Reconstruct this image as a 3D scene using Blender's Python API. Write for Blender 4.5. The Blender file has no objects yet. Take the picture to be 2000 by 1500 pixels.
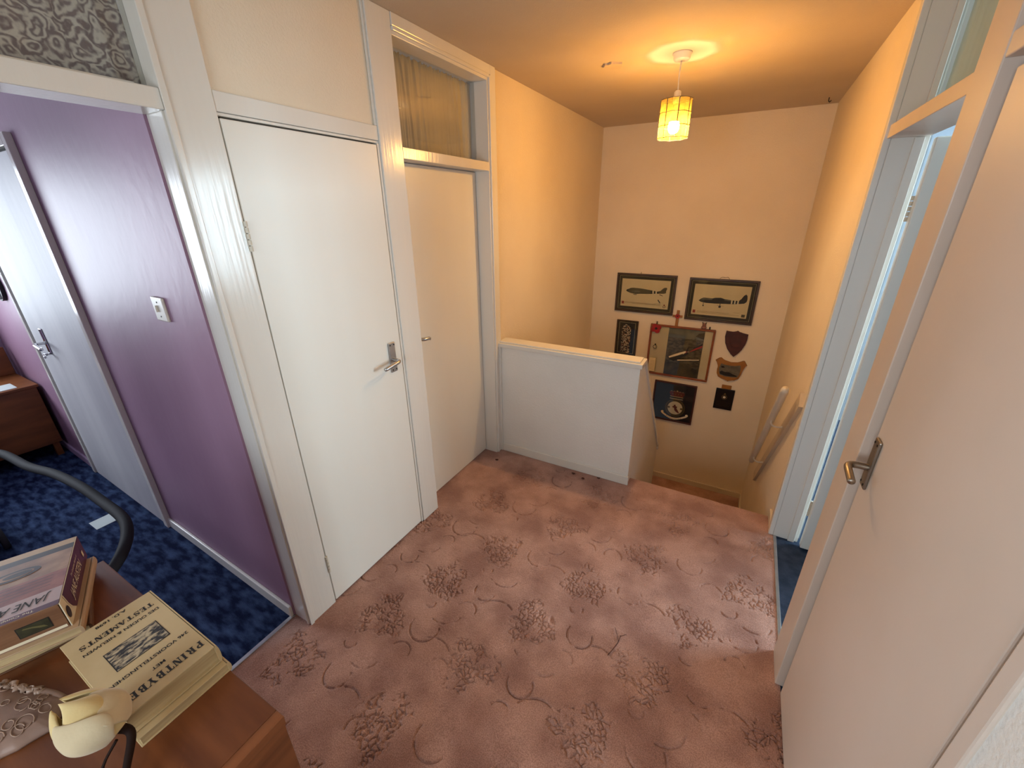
import bpy, bmesh, math, random
import numpy as np
from mathutils import Vector, Matrix, Euler
from math import sin, cos, pi, radians, sqrt, atan2, exp
random.seed(7); rng = np.random.default_rng(7)
scene = bpy.context.scene
COL = scene.collection

# ------------------------------------------------------------------ camera
F_PX, YAW, PITCH, ROLL = 803.06, 0.50821, 0.39459, -0.01135
CAM = Vector((1.4353, -0.6874, 1.7087))
fw = Vector((-sin(YAW)*cos(PITCH), cos(YAW)*cos(PITCH), -sin(PITCH)))
rt = Vector((cos(YAW), sin(YAW), 0)); up = rt.cross(fw)
rt2 = rt*cos(ROLL) + up*sin(ROLL); up2 = -rt*sin(ROLL) + up*cos(ROLL)
camd = bpy.data.cameras.new('camera'); camo = bpy.data.objects.new('camera', camd); COL.objects.link(camo)
camd.sensor_width = 36; camd.lens = F_PX/2000*36; camd.clip_start = 0.02
camo.matrix_world = Matrix(((rt2.x, up2.x, -fw.x, CAM.x), (rt2.y, up2.y, -fw.y, CAM.y), (rt2.z, up2.z, -fw.z, CAM.z), (0, 0, 0, 1)))
scene.camera = camo

# ------------------------------------------------------------------ world, light, exposure
w = bpy.data.worlds.new('world'); scene.world = w; w.use_nodes = True
w.node_tree.nodes['Background'].inputs['Color'].default_value = (0.75, 0.86, 1.0, 1)
w.node_tree.nodes['Background'].inputs['Strength'].default_value = 0.12
scene.view_settings.view_transform = 'Standard'; scene.view_settings.look = 'None'
scene.view_settings.exposure = 0.8; scene.view_settings.gamma = 1.0
scene.view_settings.use_curve_mapping = False
def area(name, loc, direction, sx, sy, power, color):
    d = bpy.data.lights.new(name, 'AREA'); d.shape = 'RECTANGLE'; d.size = sx; d.size_y = sy
    d.energy = power; d.color = color
    o = bpy.data.objects.new(name, d); COL.objects.link(o)
    o.location = loc; o.rotation_euler = Vector(direction).to_track_quat('-Z', 'Y').to_euler()
    return o
# daylight in the bedroom and right room windows, then an added fill light
area('daylight_bedroom_window', (-3.72, -1.05, 1.5), (1, 0, 0), 1.7, 1.15, 58, (0.80, 0.88, 1.0))
area('daylight_right_room_window', (4.72, 2.52, 1.575), (-1, 0, 0), 1.55, 1.35, 235, (0.68, 0.86, 1.0))
area('fill_light_behind_camera', (0.95, -2.12, 1.55), (0, 1, 0), 1.0, 1.0, 24, (0.82, 0.90, 1.0))  # added fill from behind the camera for the front of the low wall
LAMP_W, LAMP_C = 22.0, (1.0, 0.60, 0.24)

# ------------------------------------------------------------------ materials
def lin(c):
    return tuple((v/255/12.92 if v/255 <= 0.04045 else ((v/255+0.055)/1.055)**2.4) for v in c) + (1,)
MATS = {}
def nn(nt, t, **kw):
    n = nt.nodes.new(t)
    for k, v in kw.items():
        if k in n.inputs: n.inputs[k].default_value = v
        else: setattr(n, k, v)
    return n
def mat(name, c, rough=.6, c2=None, nscale=4, bump=0, bscale=80, bdist=.002, stretch=(1, 1, 1), metal=0, spec=.5, detail=4, sheen=0, ramp=(.35, .65), coat=0):
    if name in MATS: return MATS[name]
    m = bpy.data.materials.new(name); m.use_nodes = True; nt = m.node_tree
    b = nt.nodes['Principled BSDF']; L = nt.links.new
    b.inputs['Roughness'].default_value = rough; b.inputs['Metallic'].default_value = metal
    b.inputs['Specular IOR Level'].default_value = spec
    if sheen: b.inputs['Sheen Weight'].default_value = sheen
    if coat: b.inputs['Coat Weight'].default_value = coat
    tc = nn(nt, 'ShaderNodeTexCoord'); mp = nn(nt, 'ShaderNodeMapping'); mp.inputs['Scale'].default_value = stretch
    L(tc.outputs['Object'], mp.inputs['Vector'])
    n1 = nn(nt, 'ShaderNodeTexNoise', Scale=nscale, Detail=float(detail)); L(mp.outputs[0], n1.inputs['Vector'])
    cr = nn(nt, 'ShaderNodeValToRGB'); cr.color_ramp.elements[0].position = ramp[0]; cr.color_ramp.elements[1].position = ramp[1]
    c2 = c2 or tuple(v*.95 for v in c)
    cr.color_ramp.elements[0].color = lin(c2); cr.color_ramp.elements[1].color = lin(c)
    L(n1.outputs['Fac'], cr.inputs[0]); L(cr.outputs[0], b.inputs['Base Color'])
    if bump:
        n2 = nn(nt, 'ShaderNodeTexNoise', Scale=bscale, Detail=3.0); L(mp.outputs[0], n2.inputs['Vector'])
        bp = nn(nt, 'ShaderNodeBump', Strength=bump, Distance=bdist); L(n2.outputs['Fac'], bp.inputs['Height']); L(bp.outputs[0], b.inputs['Normal'])
    MATS[name] = m; return m
def alpha_mix(name, c, alpha, rough=.5, transl=0.0):
    m = bpy.data.materials.new(name); m.use_nodes = True; nt = m.node_tree; nt.nodes.clear(); L = nt.links.new
    out = nn(nt, 'ShaderNodeOutputMaterial'); tr = nn(nt, 'ShaderNodeBsdfTransparent')
    d = nn(nt, 'ShaderNodeBsdfPrincipled', Roughness=rough); d.inputs['Base Color'].default_value = lin(c)
    mx = nn(nt, 'ShaderNodeMixShader'); mx.inputs[0].default_value = alpha
    L(tr.outputs[0], mx.inputs[1])
    if transl:
        tl = nn(nt, 'ShaderNodeBsdfTranslucent'); tl.inputs['Color'].default_value = lin(c)
        m2 = nn(nt, 'ShaderNodeMixShader'); m2.inputs[0].default_value = transl
        L(d.outputs[0], m2.inputs[1]); L(tl.outputs[0], m2.inputs[2]); L(m2.outputs[0], mx.inputs[2])
    else: L(d.outputs[0], mx.inputs[2])
    L(mx.outputs[0], out.inputs[0]); MATS[name] = m; return m

PLASTER = mat('plaster_cream', (232, 218, 196), .75, (224, 209, 186), 1.5, .55, 130, .004)
PLASTER_W = mat('plaster_white', (232, 230, 224), .7, (224, 222, 216), 2, .6, 110, .004)
CEIL = mat('ceiling_paint', (204, 187, 166), .85, (194, 177, 156), 1.2, .5, 150, .003)
GLOSS = mat('gloss_white_paint', (229, 225, 217), .20, (221, 217, 208), 3, .30, 70, .002, (1, 1, .05), spec=.45)
DOORP = mat('door_paint', (232, 229, 220), .36, (226, 223, 213), 2, .08, 40, .002, (1, 1, .1))
DOORB = mat('door_paint_beige', (218, 203, 190), .42, (211, 196, 182), 2, .06, 40, .002)
PURPLE = mat('purple_silk_paint', (164, 130, 152), .45, (154, 120, 142), 1.6, .35, 24, .004, (1, 1, .5), spec=.22)
LILAC = mat('lilac_wall_paint', (176, 150, 178), .5, (166, 140, 168), 2, .2, 40, .003)
BLUEWHITE = mat('pale_wall_paint', (220, 224, 228), .6, (212, 216, 222), 2)
ROOMW = mat('grey_blue_wallpaper', (140, 146, 152), .7, (128, 134, 142), 6)
DARKGAP = mat('dark_gap', (30, 24, 20), .9)
ALU = mat('satin_aluminium', (196, 196, 196), .32, (182, 182, 182), 20, metal=1)
CHROME = mat('polished_chrome', (222, 222, 224), .08, metal=1)
SCREW = mat('screw_steel', (60, 58, 56), .4, metal=1)
BRASSD = mat('dull_brass', (140, 118, 84), .4, metal=1)
WOOD = mat('teak_veneer', (132, 78, 44), .38, (92, 48, 24), 3, .05, 90, .001, (1, 9, 9), detail=8, ramp=(.3, .72))
WOODE = mat('teak_edge_lipping', (140, 84, 48), .38, (104, 58, 30), 3, .05, 90, .001, (9, 1, 9), detail=8)
WOODB = mat('bedroom_teak', (140, 82, 40), .45, (104, 58, 26), 2, .04, 60, .001, (6, 1, 6), detail=6)
MAHOG = mat('dark_mahogany', (74, 30, 20), .5, (54, 20, 14), 8, stretch=(1, 1, 4))
FRAMEW = mat('dark_frame_wood', (66, 48, 32), .35, (52, 36, 24), 20)
FRAMEO = mat('orange_frame_wood', (140, 74, 30), .35, (118, 58, 22), 14)
GOLDW = mat('honey_wood', (160, 108, 48), .4, (140, 90, 36), 12)
MATG = mat('dark_green_mount', (46, 44, 30), .7)
CREAMP = mat('cream_paper', (222, 206, 168), .7, (214, 196, 156), 6)
LINEP = mat('pale_gold_line', (190, 176, 138), .6)
INK = mat('black_ink', (26, 22, 20), .7)
INKB = mat('brown_ink', (120, 92, 58), .7)
GREYINK = mat('grey_ink', (96, 88, 74), .7)
PLANEG = mat('olive_grey_print', (92, 86, 66), .7, (70, 66, 52), 14)
PLANED = mat('dark_slate_print', (44, 46, 46), .7, (30, 32, 34), 14)
PLANEL = mat('light_slate_print', (112, 108, 94), .7, (90, 88, 78), 20)
RED = mat('poppy_red', (170, 30, 34), .6, (140, 20, 26), 30)
REDP = mat('faded_red_print', (150, 50, 44), .7)
WHITEP = mat('white_print', (226, 214, 186), .7)
SCENEP = mat('painted_landscape', (120, 106, 80), .6, (62, 56, 42), 22, stretch=(1, 1, 1.6), detail=8, ramp=(.38, .62))
SCENES = mat('painted_horizon', (128, 124, 108), .6, (92, 92, 78), 12, detail=6)
SCENED = mat('painted_dark_ground', (84, 74, 50), .6, (50, 44, 30), 14, detail=8)
NAVY = mat('dark_navy_cloth', (26, 26, 32), .55, (18, 18, 24), 12)
BLACKP = mat('black_plaque', (18, 12, 14), .35)
PAGES = mat('page_edges', (196, 172, 128), .8, (168, 142, 100), 6, .25, 300, .001, (1, 1, 18))
COVER = mat('old_cream_cover', (200, 178, 136), .6, (188, 164, 120), 9, .05, 200, .001)
COVERB = mat('brown_cloth_cover', (112, 78, 54), .6, (96, 64, 42), 20)
SPINEP = mat('plum_spine', (86, 36, 62), .38, (76, 30, 54), 10)
JAPINK = mat('cover_rose_print', (150, 92, 82), .4, (112, 60, 58), 28, detail=6)
JATAN = mat('cover_tan_print', (164, 130, 104), .4, (124, 92, 76), 24, detail=6)
JADARK = mat('cover_dark_print', (52, 40, 42), .4, (44, 32, 34), 20)
JALILAC = mat('cover_lilac_band', (170, 146, 146), .4)
JACREAM = mat('cover_cream_edge', (186, 156, 122), .45)
JAEND = mat('brown_page_head', (128, 88, 58), .7, (110, 72, 44), 10, .2, 300, .001, (1, 1, 10))
STICK = mat('olive_sticker', (58, 56, 34), .5, (40, 38, 22), 60)
ENGR = mat('engraving_print', (186, 170, 140), .6, (38, 36, 40), 170, stretch=(.5, 1, 1), detail=8, ramp=(.42, .58))
SATIN = mat('dusty_satin', (150, 122, 108), .45, (132, 106, 94), 14, .15, 120, .001)
SATINC = mat('satin_cord', (170, 142, 124), .4)
FELT = mat('cream_felt_petal', (206, 190, 156), .85, (196, 178, 144), 12, .3, 220, .001, sheen=.3)
FELTY = mat('yellow_felt_petal', (218, 196, 142), .85, (208, 184, 128), 12, .3, 220, .001, sheen=.3)
FELTG = mat('grey_felt_petal', (180, 166, 152), .85, (168, 154, 140), 12, .3, 220, .001)
STEMM = mat('dark_stem', (36, 20, 14), .8, spec=.2)
RUBBER = mat('grey_hose_plastic', (52, 52, 54), .75, spec=.2)
VACB = mat('dark_grey_plastic', (44, 42, 40), .4)
PAPERW = mat('white_paper', (206, 214, 212), .8)
LEAFD = mat('dry_leaf', (92, 44, 26), .7, (64, 30, 18), 60)
PLASTICW = mat('white_plastic', (226, 220, 206), .35)
HINGEP = mat('painted_hinge', (206, 198, 180), .4)
RAILW = mat('cream_rail_paint', (214, 200, 178), .4)
RAILB = mat('board_paint', (206, 186, 158), .45)

# carpets
def carpet_mat():
    m = mat('plum_brown_carpet', (200, 158, 142), .95, (164, 122, 108), 5.2, spec=.1, detail=3, ramp=(.36, .62), sheen=.25)
    nt = m.node_tree; L = nt.links.new; b = nt.nodes['Principled BSDF']
    tc = nn(nt, 'ShaderNodeTexCoord')
    n4 = nn(nt, 'ShaderNodeTexNoise', Scale=260.0, Detail=2.0); L(tc.outputs['Object'], n4.inputs['Vector'])      # flecked yarn
    r4 = nn(nt, 'ShaderNodeValToRGB'); r4.color_ramp.elements[0].position = .36; r4.color_ramp.elements[1].position = .64
    r4.color_ramp.elements[0].color = (.66, .62, .60, 1); r4.color_ramp.elements[1].color = (1, 1, 1, 1); L(n4.outputs['Fac'], r4.inputs[0])
    mz = nn(nt, 'ShaderNodeMixRGB', blend_type='MULTIPLY'); mz.inputs[0].default_value = 1.0
    L(b.inputs['Base Color'].links[0].from_socket, mz.inputs[1]); L(r4.outputs[0], mz.inputs[2]); L(mz.outputs[0], b.inputs['Base Color'])
    n1 = nn(nt, 'ShaderNodeTexNoise', Scale=420.0, Detail=2.0); n2 = nn(nt, 'ShaderNodeTexNoise', Scale=90.0, Detail=3.0)
    L(tc.outputs['Object'], n1.inputs['Vector']); L(tc.outputs['Object'], n2.inputs['Vector'])
    ad = nn(nt, 'ShaderNodeMath', operation='ADD'); L(n1.outputs['Fac'], ad.inputs[0]); L(n2.outputs['Fac'], ad.inputs[1])
    bp = nn(nt, 'ShaderNodeBump', Strength=.75, Distance=.0035); L(ad.outputs[0], bp.inputs['Height']); L(bp.outputs[0], b.inputs['Normal'])
    return m
CARPET = carpet_mat()
BLUEC = mat('blue_mottled_carpet', (74, 94, 132), .95, (16, 26, 58), 11, .8, 150, .006, (1, 2.6, 1), spec=.1, detail=7, ramp=(.40, .78))
SLATEC = mat('slate_blue_carpet', (56, 66, 84), .95, (40, 50, 66), 20, .7, 150, .005, spec=.1)

def lace_mat():
    m = bpy.data.materials.new('lace_net'); m.use_nodes = True; nt = m.node_tree; nt.nodes.clear(); L = nt.links.new
    tc = nn(nt, 'ShaderNodeTexCoord'); mp = nn(nt, 'ShaderNodeMapping'); L(tc.outputs['Object'], mp.inputs[0])
    nz = nn(nt, 'ShaderNodeTexNoise', Scale=22.0, Detail=2.0); L(mp.outputs[0], nz.inputs['Vector'])
    mv = nn(nt, 'ShaderNodeMixRGB'); mv.inputs[0].default_value = .06; L(mp.outputs[0], mv.inputs[1]); L(nz.outputs['Color'], mv.inputs[2])
    v = nn(nt, 'ShaderNodeTexVoronoi', Scale=25.0); L(mv.outputs[0], v.inputs['Vector'])
    ws = nn(nt, 'ShaderNodeMath', operation='SINE'); ml = nn(nt, 'ShaderNodeMath', operation='MULTIPLY'); ml.inputs[1].default_value = 20.0
    L(v.outputs['Distance'], ml.inputs[0]); L(ml.outputs[0], ws.inputs[0])
    n3 = nn(nt, 'ShaderNodeTexNoise', Scale=95.0, Detail=4.0); L(mp.outputs[0], n3.inputs['Vector'])
    ad = nn(nt, 'ShaderNodeMath', operation='MULTIPLY_ADD'); ad.inputs[1].default_value = 3.0; L(n3.outputs['Fac'], ad.inputs[0]); L(ws.outputs[0], ad.inputs[2])
    cr = nn(nt, 'ShaderNodeValToRGB'); cr.color_ramp.elements[0].position = .25; cr.color_ramp.elements[1].position = 1.0
    mm = nn(nt, 'ShaderNodeMath', operation='MULTIPLY'); mm.inputs[1].default_value = .42; L(ad.outputs[0], mm.inputs[0]); L(mm.outputs[0], cr.inputs[0])
    c1 = nn(nt, 'ShaderNodeMixRGB'); c1.inputs[1].default_value = lin((158, 144, 145)); c1.inputs[2].default_value = lin((228, 220, 210)); L(cr.outputs[0], c1.inputs[0])
    d = nn(nt, 'ShaderNodeBsdfDiffuse'); t = nn(nt, 'ShaderNodeBsdfTranslucent'); L(c1.outputs[0], d.inputs[0]); L(c1.outputs[0], t.inputs[0])
    mx = nn(nt, 'ShaderNodeMixShader'); mx.inputs[0].default_value = .3; L(d.outputs[0], mx.inputs[1]); L(t.outputs[0], mx.inputs[2])
    o = nn(nt, 'ShaderNodeOutputMaterial'); L(mx.outputs[0], o.inputs[0]); return m
LACE = lace_mat()
def cloth_mat(name, c, tr=.35):
    m = bpy.data.materials.new(name); m.use_nodes = True; nt = m.node_tree; nt.nodes.clear(); L = nt.links.new
    tc = nn(nt, 'ShaderNodeTexCoord'); n = nn(nt, 'ShaderNodeTexNoise', Scale=9.0, Detail=3.0); L(tc.outputs['Object'], n.inputs['Vector'])
    cr = nn(nt, 'ShaderNodeValToRGB'); cr.color_ramp.elements[0].color = lin(tuple(v*.9 for v in c)); cr.color_ramp.elements[1].color = lin(c); L(n.outputs['Fac'], cr.inputs[0])
    d = nn(nt, 'ShaderNodeBsdfDiffuse'); t = nn(nt, 'ShaderNodeBsdfTranslucent'); L(cr.outputs[0], d.inputs[0]); L(cr.outputs[0], t.inputs[0])
    mx = nn(nt, 'ShaderNodeMixShader'); mx.inputs[0].default_value = tr; L(d.outputs[0], mx.inputs[1]); L(t.outputs[0], mx.inputs[2])
    o = nn(nt, 'ShaderNodeOutputMaterial'); L(mx.outputs[0], o.inputs[0]); return m
NET = cloth_mat('cream_net_curtain', (236, 226, 204), .25)
NETG = cloth_mat('sage_net_curtain', (206, 208, 190), .35)
def glass_mat():
    m = bpy.data.materials.new('window_glass'); m.use_nodes = True; nt = m.node_tree; nt.nodes.clear(); L = nt.links.new
    tr = nn(nt, 'ShaderNodeBsdfTransparent'); tr.inputs[0].default_value = (.94, .95, .94, 1); g = nn(nt, 'ShaderNodeBsdfGlossy', Roughness=.03)
    lw = nn(nt, 'ShaderNodeLayerWeight', Blend=.3); fr = nn(nt, 'ShaderNodeMath', operation='MULTIPLY_ADD'); fr.inputs[1].default_value = .35; fr.inputs[2].default_value = .02; L(lw.outputs['Facing'], fr.inputs[0]); mx = nn(nt, 'ShaderNodeMixShader'); L(fr.outputs[0], mx.inputs[0]); L(tr.outputs[0], mx.inputs[1]); L(g.outputs[0], mx.inputs[2])
    o = nn(nt, 'ShaderNodeOutputMaterial'); L(mx.outputs[0], o.inputs[0]); return m
GLASS = glass_mat()
def shell_mat():
    m = bpy.data.materials.new('capiz_shell'); m.use_nodes = True; nt = m.node_tree; nt.nodes.clear(); L = nt.links.new
    tc = nn(nt, 'ShaderNodeTexCoord'); n = nn(nt, 'ShaderNodeTexNoise', Scale=45.0, Detail=6.0); L(tc.outputs['Object'], n.inputs['Vector'])
    cr = nn(nt, 'ShaderNodeValToRGB'); cr.color_ramp.elements[0].position = .35; cr.color_ramp.elements[1].position = .7
    cr.color_ramp.elements[0].color = lin((232, 218, 176)); cr.color_ramp.elements[1].color = lin((250, 242, 216)); L(n.outputs['Fac'], cr.inputs[0])
    d = nn(nt, 'ShaderNodeBsdfDiffuse'); t = nn(nt, 'ShaderNodeBsdfTranslucent'); tp = nn(nt, 'ShaderNodeBsdfTransparent')
    L(cr.outputs[0], tp.inputs[0])
    for q in (d, t): q.inputs[0].default_value = lin((240, 200, 104))
    m1 = nn(nt, 'ShaderNodeMixShader'); m1.inputs[0].default_value = .6; L(d.outputs[0], m1.inputs[1]); L(t.outputs[0], m1.inputs[2])
    m2 = nn(nt, 'ShaderNodeMixShader'); m2.inputs[0].default_value = .91; L(m1.outputs[0], m2.inputs[1]); L(tp.outputs[0], m2.inputs[2])
    o = nn(nt, 'ShaderNodeOutputMaterial'); L(m2.outputs[0], o.inputs[0]); return m
SHELL = shell_mat()
def emit_mat(name, c, s):
    m = bpy.data.materials.new(name); m.use_nodes = True; nt = m.node_tree; nt.nodes.clear()
    e = nn(nt, 'ShaderNodeEmission', Strength=s); e.inputs[0].default_value = (*c, 1); o = nn(nt, 'ShaderNodeOutputMaterial'); nt.links.new(e.outputs[0], o.inputs[0]); return m
BULB = emit_mat('lit_bulb', (1.0, .74, .40), 16)
_nt = BULB.node_tree; _t = nn(_nt, 'ShaderNodeBsdfTransparent'); _a = nn(_nt, 'ShaderNodeAddShader')     # clear lit glass
_e = [q for q in _nt.nodes if q.type == 'EMISSION'][0]; _o = [q for q in _nt.nodes if q.type == 'OUTPUT_MATERIAL'][0]
_nt.links.new(_e.outputs[0], _a.inputs[0]); _nt.links.new(_t.outputs[0], _a.inputs[1]); _nt.links.new(_a.outputs[0], _o.inputs[0])

# ------------------------------------------------------------------ mesh helpers
def link(name, me, m=None, parent=None, smooth=False):
    o = bpy.data.objects.new(name, me); COL.objects.link(o)
    for q in (m if isinstance(m, (list, tuple)) else [m] if m else []): me.materials.append(q)
    if parent is not None: o.parent = parent
    if smooth:
        for p in me.polygons: p.use_smooth = True
    return o
def from_bm(name, bm, m, parent=None, smooth=False):
    bmesh.ops.recalc_face_normals(bm, faces=bm.faces)
    me = bpy.data.meshes.new(name); bm.to_mesh(me); bm.free(); return link(name, me, m, parent, smooth)
def abox(bm, x0, x1, y0, y1, z0, z1, bevel=0, seg=2, mi=0):
    x0, x1 = min(x0, x1), max(x0, x1); y0, y1 = min(y0, y1), max(y0, y1); z0, z1 = min(z0, z1), max(z0, z1)
    r = bmesh.ops.create_cube(bm, size=1, matrix=Matrix.Translation(((x0+x1)/2, (y0+y1)/2, (z0+z1)/2)) @ Matrix.Diagonal((x1-x0, y1-y0, z1-z0, 1)))
    for f in {f for v in r['verts'] for f in v.link_faces}: f.material_index = mi
    if bevel:
        es = list({e for v in r['verts'] for e in v.link_edges})
        bmesh.ops.bevel(bm, geom=es, offset=bevel, segments=seg, affect='EDGES', profile=.5, clamp_overlap=True)
def box(name, x0, x1, y0, y1, z0, z1, m, parent=None, bevel=0, seg=2):
    bm = bmesh.new(); abox(bm, x0, x1, y0, y1, z0, z1, bevel, seg); return from_bm(name, bm, m, parent)
def boxes(name, L, m, parent=None, bevel=0):
    bm = bmesh.new()
    for b in L: abox(bm, *b, bevel)
    return from_bm(name, bm, m, parent)
def prism(bm, pts, axis, a0, a1):
    """closed outline pts (u,v) extruded along an axis; u,v are the two other axes in xyz order"""
    def P(u, v, a): return {'x': (a, u, v), 'y': (u, a, v), 'z': (u, v, a)}[axis]
    A = [bm.verts.new(P(u, v, a0)) for u, v in pts]; B = [bm.verts.new(P(u, v, a1)) for u, v in pts]
    n = len(pts); bm.faces.new(A); bm.faces.new(B[::-1])
    for i in range(n): bm.faces.new((A[i], B[i], B[(i+1) % n], A[(i+1) % n]))
def tube(bm, pts, r, n=12, cap=True, closed=False):
    pts = [Vector(p) for p in pts]; N = len(pts); rings = []; prev = None
    for i, p in enumerate(pts):
        t = (pts[(i+1) % N if closed else min(i+1, N-1)] - pts[i-1 if closed else max(i-1, 0)]).normalized()
        if prev is None: a = t.orthogonal().normalized()
        else: a = (prev - t*prev.dot(t)); a = a.normalized() if a.length > 1e-6 else t.orthogonal().normalized()
        prev = a; b = t.cross(a); rr = r[i] if isinstance(r, (list, tuple)) else r
        rings.append([bm.verts.new(p + (a*cos(2*pi*k/n) + b*sin(2*pi*k/n))*rr) for k in range(n)])
    for i in range(N if closed else N-1):
        A, B = rings[i], rings[(i+1) % N]
        for k in range(n): bm.faces.new((A[k], A[(k+1) % n], B[(k+1) % n], B[k]))
    if cap and not closed: bm.faces.new(rings[0][::-1]); bm.faces.new(rings[-1])
def tubeo(name, pts, r, m, parent=None, n=12, closed=False):
    bm = bmesh.new(); tube(bm, pts, r, n, True, closed); return from_bm(name, bm, m, parent, True)
def lathe(bm, prof, n=32, c=(0, 0, 0)):
    R = [[bm.verts.new((c[0]+r*cos(2*pi*k/n), c[1]+r*sin(2*pi*k/n), c[2]+z)) for k in range(n)] for r, z in prof]
    for A, B in zip(R, R[1:]):
        for k in range(n): bm.faces.new((A[k], A[(k+1) % n], B[(k+1) % n], B[k]))
    bm.faces.new(R[0][::-1]); bm.faces.new(R[-1])
def smoothpath(P, k=10):
    P = [Vector(p) for p in P]; out = []
    for i in range(len(P)-1):
        p0, p1, p2, p3 = P[max(i-1, 0)], P[i], P[i+1], P[min(i+2, len(P)-1)]
        for j in range(k):
            t = j/k; out.append(.5*((2*p1)+(p2-p0)*t+(2*p0-5*p1+4*p2-p3)*t*t+(3*p1-p0-3*p2+p3)*t**3))
    out.append(P[-1]); return out
def tag(o, label, cat, group=None, kind=None):
    o['label'] = label; o['category'] = cat
    if group: o['group'] = group
    if kind: o['kind'] = kind
    return o
def thing(name, label, cat, loc=(0, 0, 0), group=None, kind=None, rot=None):
    o = bpy.data.objects.new(name, None); COL.objects.link(o); o.empty_display_size = .1
    o.location = loc
    if rot is not None: o.rotation_euler = rot
    return tag(o, label, cat, group, kind)
def S(o, label, cat='wall'): return tag(o, label, cat, kind='structure')
def flat(name, polys, mats, parent, T, step=.00025):
    """flat print: polys = [(material index, [(u,v)...])], T maps (u,v,h) to 3D; later ones lie on top"""
    me = bpy.data.meshes.new(name); V = []; Fc = []; I = []
    for k, (mi, pts) in enumerate(polys):
        b = len(V); V += [tuple(T(u, v, step*(k+1))) for u, v in pts]; Fc.append(tuple(range(b, b+len(pts)))); I.append(mi)
    me.from_pydata(V, [], Fc); me.update()
    for p, i in zip(me.polygons, I): p.material_index = i
    return link(name, me, mats, parent)
def circ(u, v, r, n=20, ry=None, a0=0, a1=2*pi):
    ry = ry or r; return [(u+r*cos(a0+(a1-a0)*k/n), v+ry*sin(a0+(a1-a0)*k/n)) for k in range(n if a1-a0 > 6.2 else n+1)]
def rect(u0, u1, v0, v1): return [(u0, v0), (u1, v0), (u1, v1), (u0, v1)]
def text(name, s, size, m, parent, M, width=None, bold=0, shear=0):
    cu = bpy.data.curves.new(name, 'FONT'); cu.body = s; cu.size = size; cu.align_x = 'CENTER'; cu.align_y = 'CENTER'; cu.offset = bold; cu.shear = shear; cu.resolution_u = 3
    t = bpy.data.objects.new(name, cu); COL.objects.link(t); bpy.context.view_layer.update()
    me = bpy.data.meshes.new_from_object(t.evaluated_get(bpy.context.evaluated_depsgraph_get()))
    bpy.data.objects.remove(t); bpy.data.curves.remove(cu)
    if width:
        xs = [v.co.x for v in me.vertices]; k = width/(max(xs)-min(xs)); me.transform(Matrix.Diagonal((k, 1, 1, 1)))
    me.transform(M); me.materials.clear(); return link(name, me, m, parent)
def basis(o, X, Y, Z):
    X, Y, Z = Vector(X).normalized(), Vector(Y).normalized(), Vector(Z).normalized()
    return Matrix(((X.x, Y.x, Z.x, o[0]), (X.y, Y.y, Z.y, o[1]), (X.z, Y.z, Z.z, o[2]), (0, 0, 0, 1)))

H, W, YB, ZL = 2.459, 1.825, 3.79, -1.245     # ceiling, right wall, back wall, half landing
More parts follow.
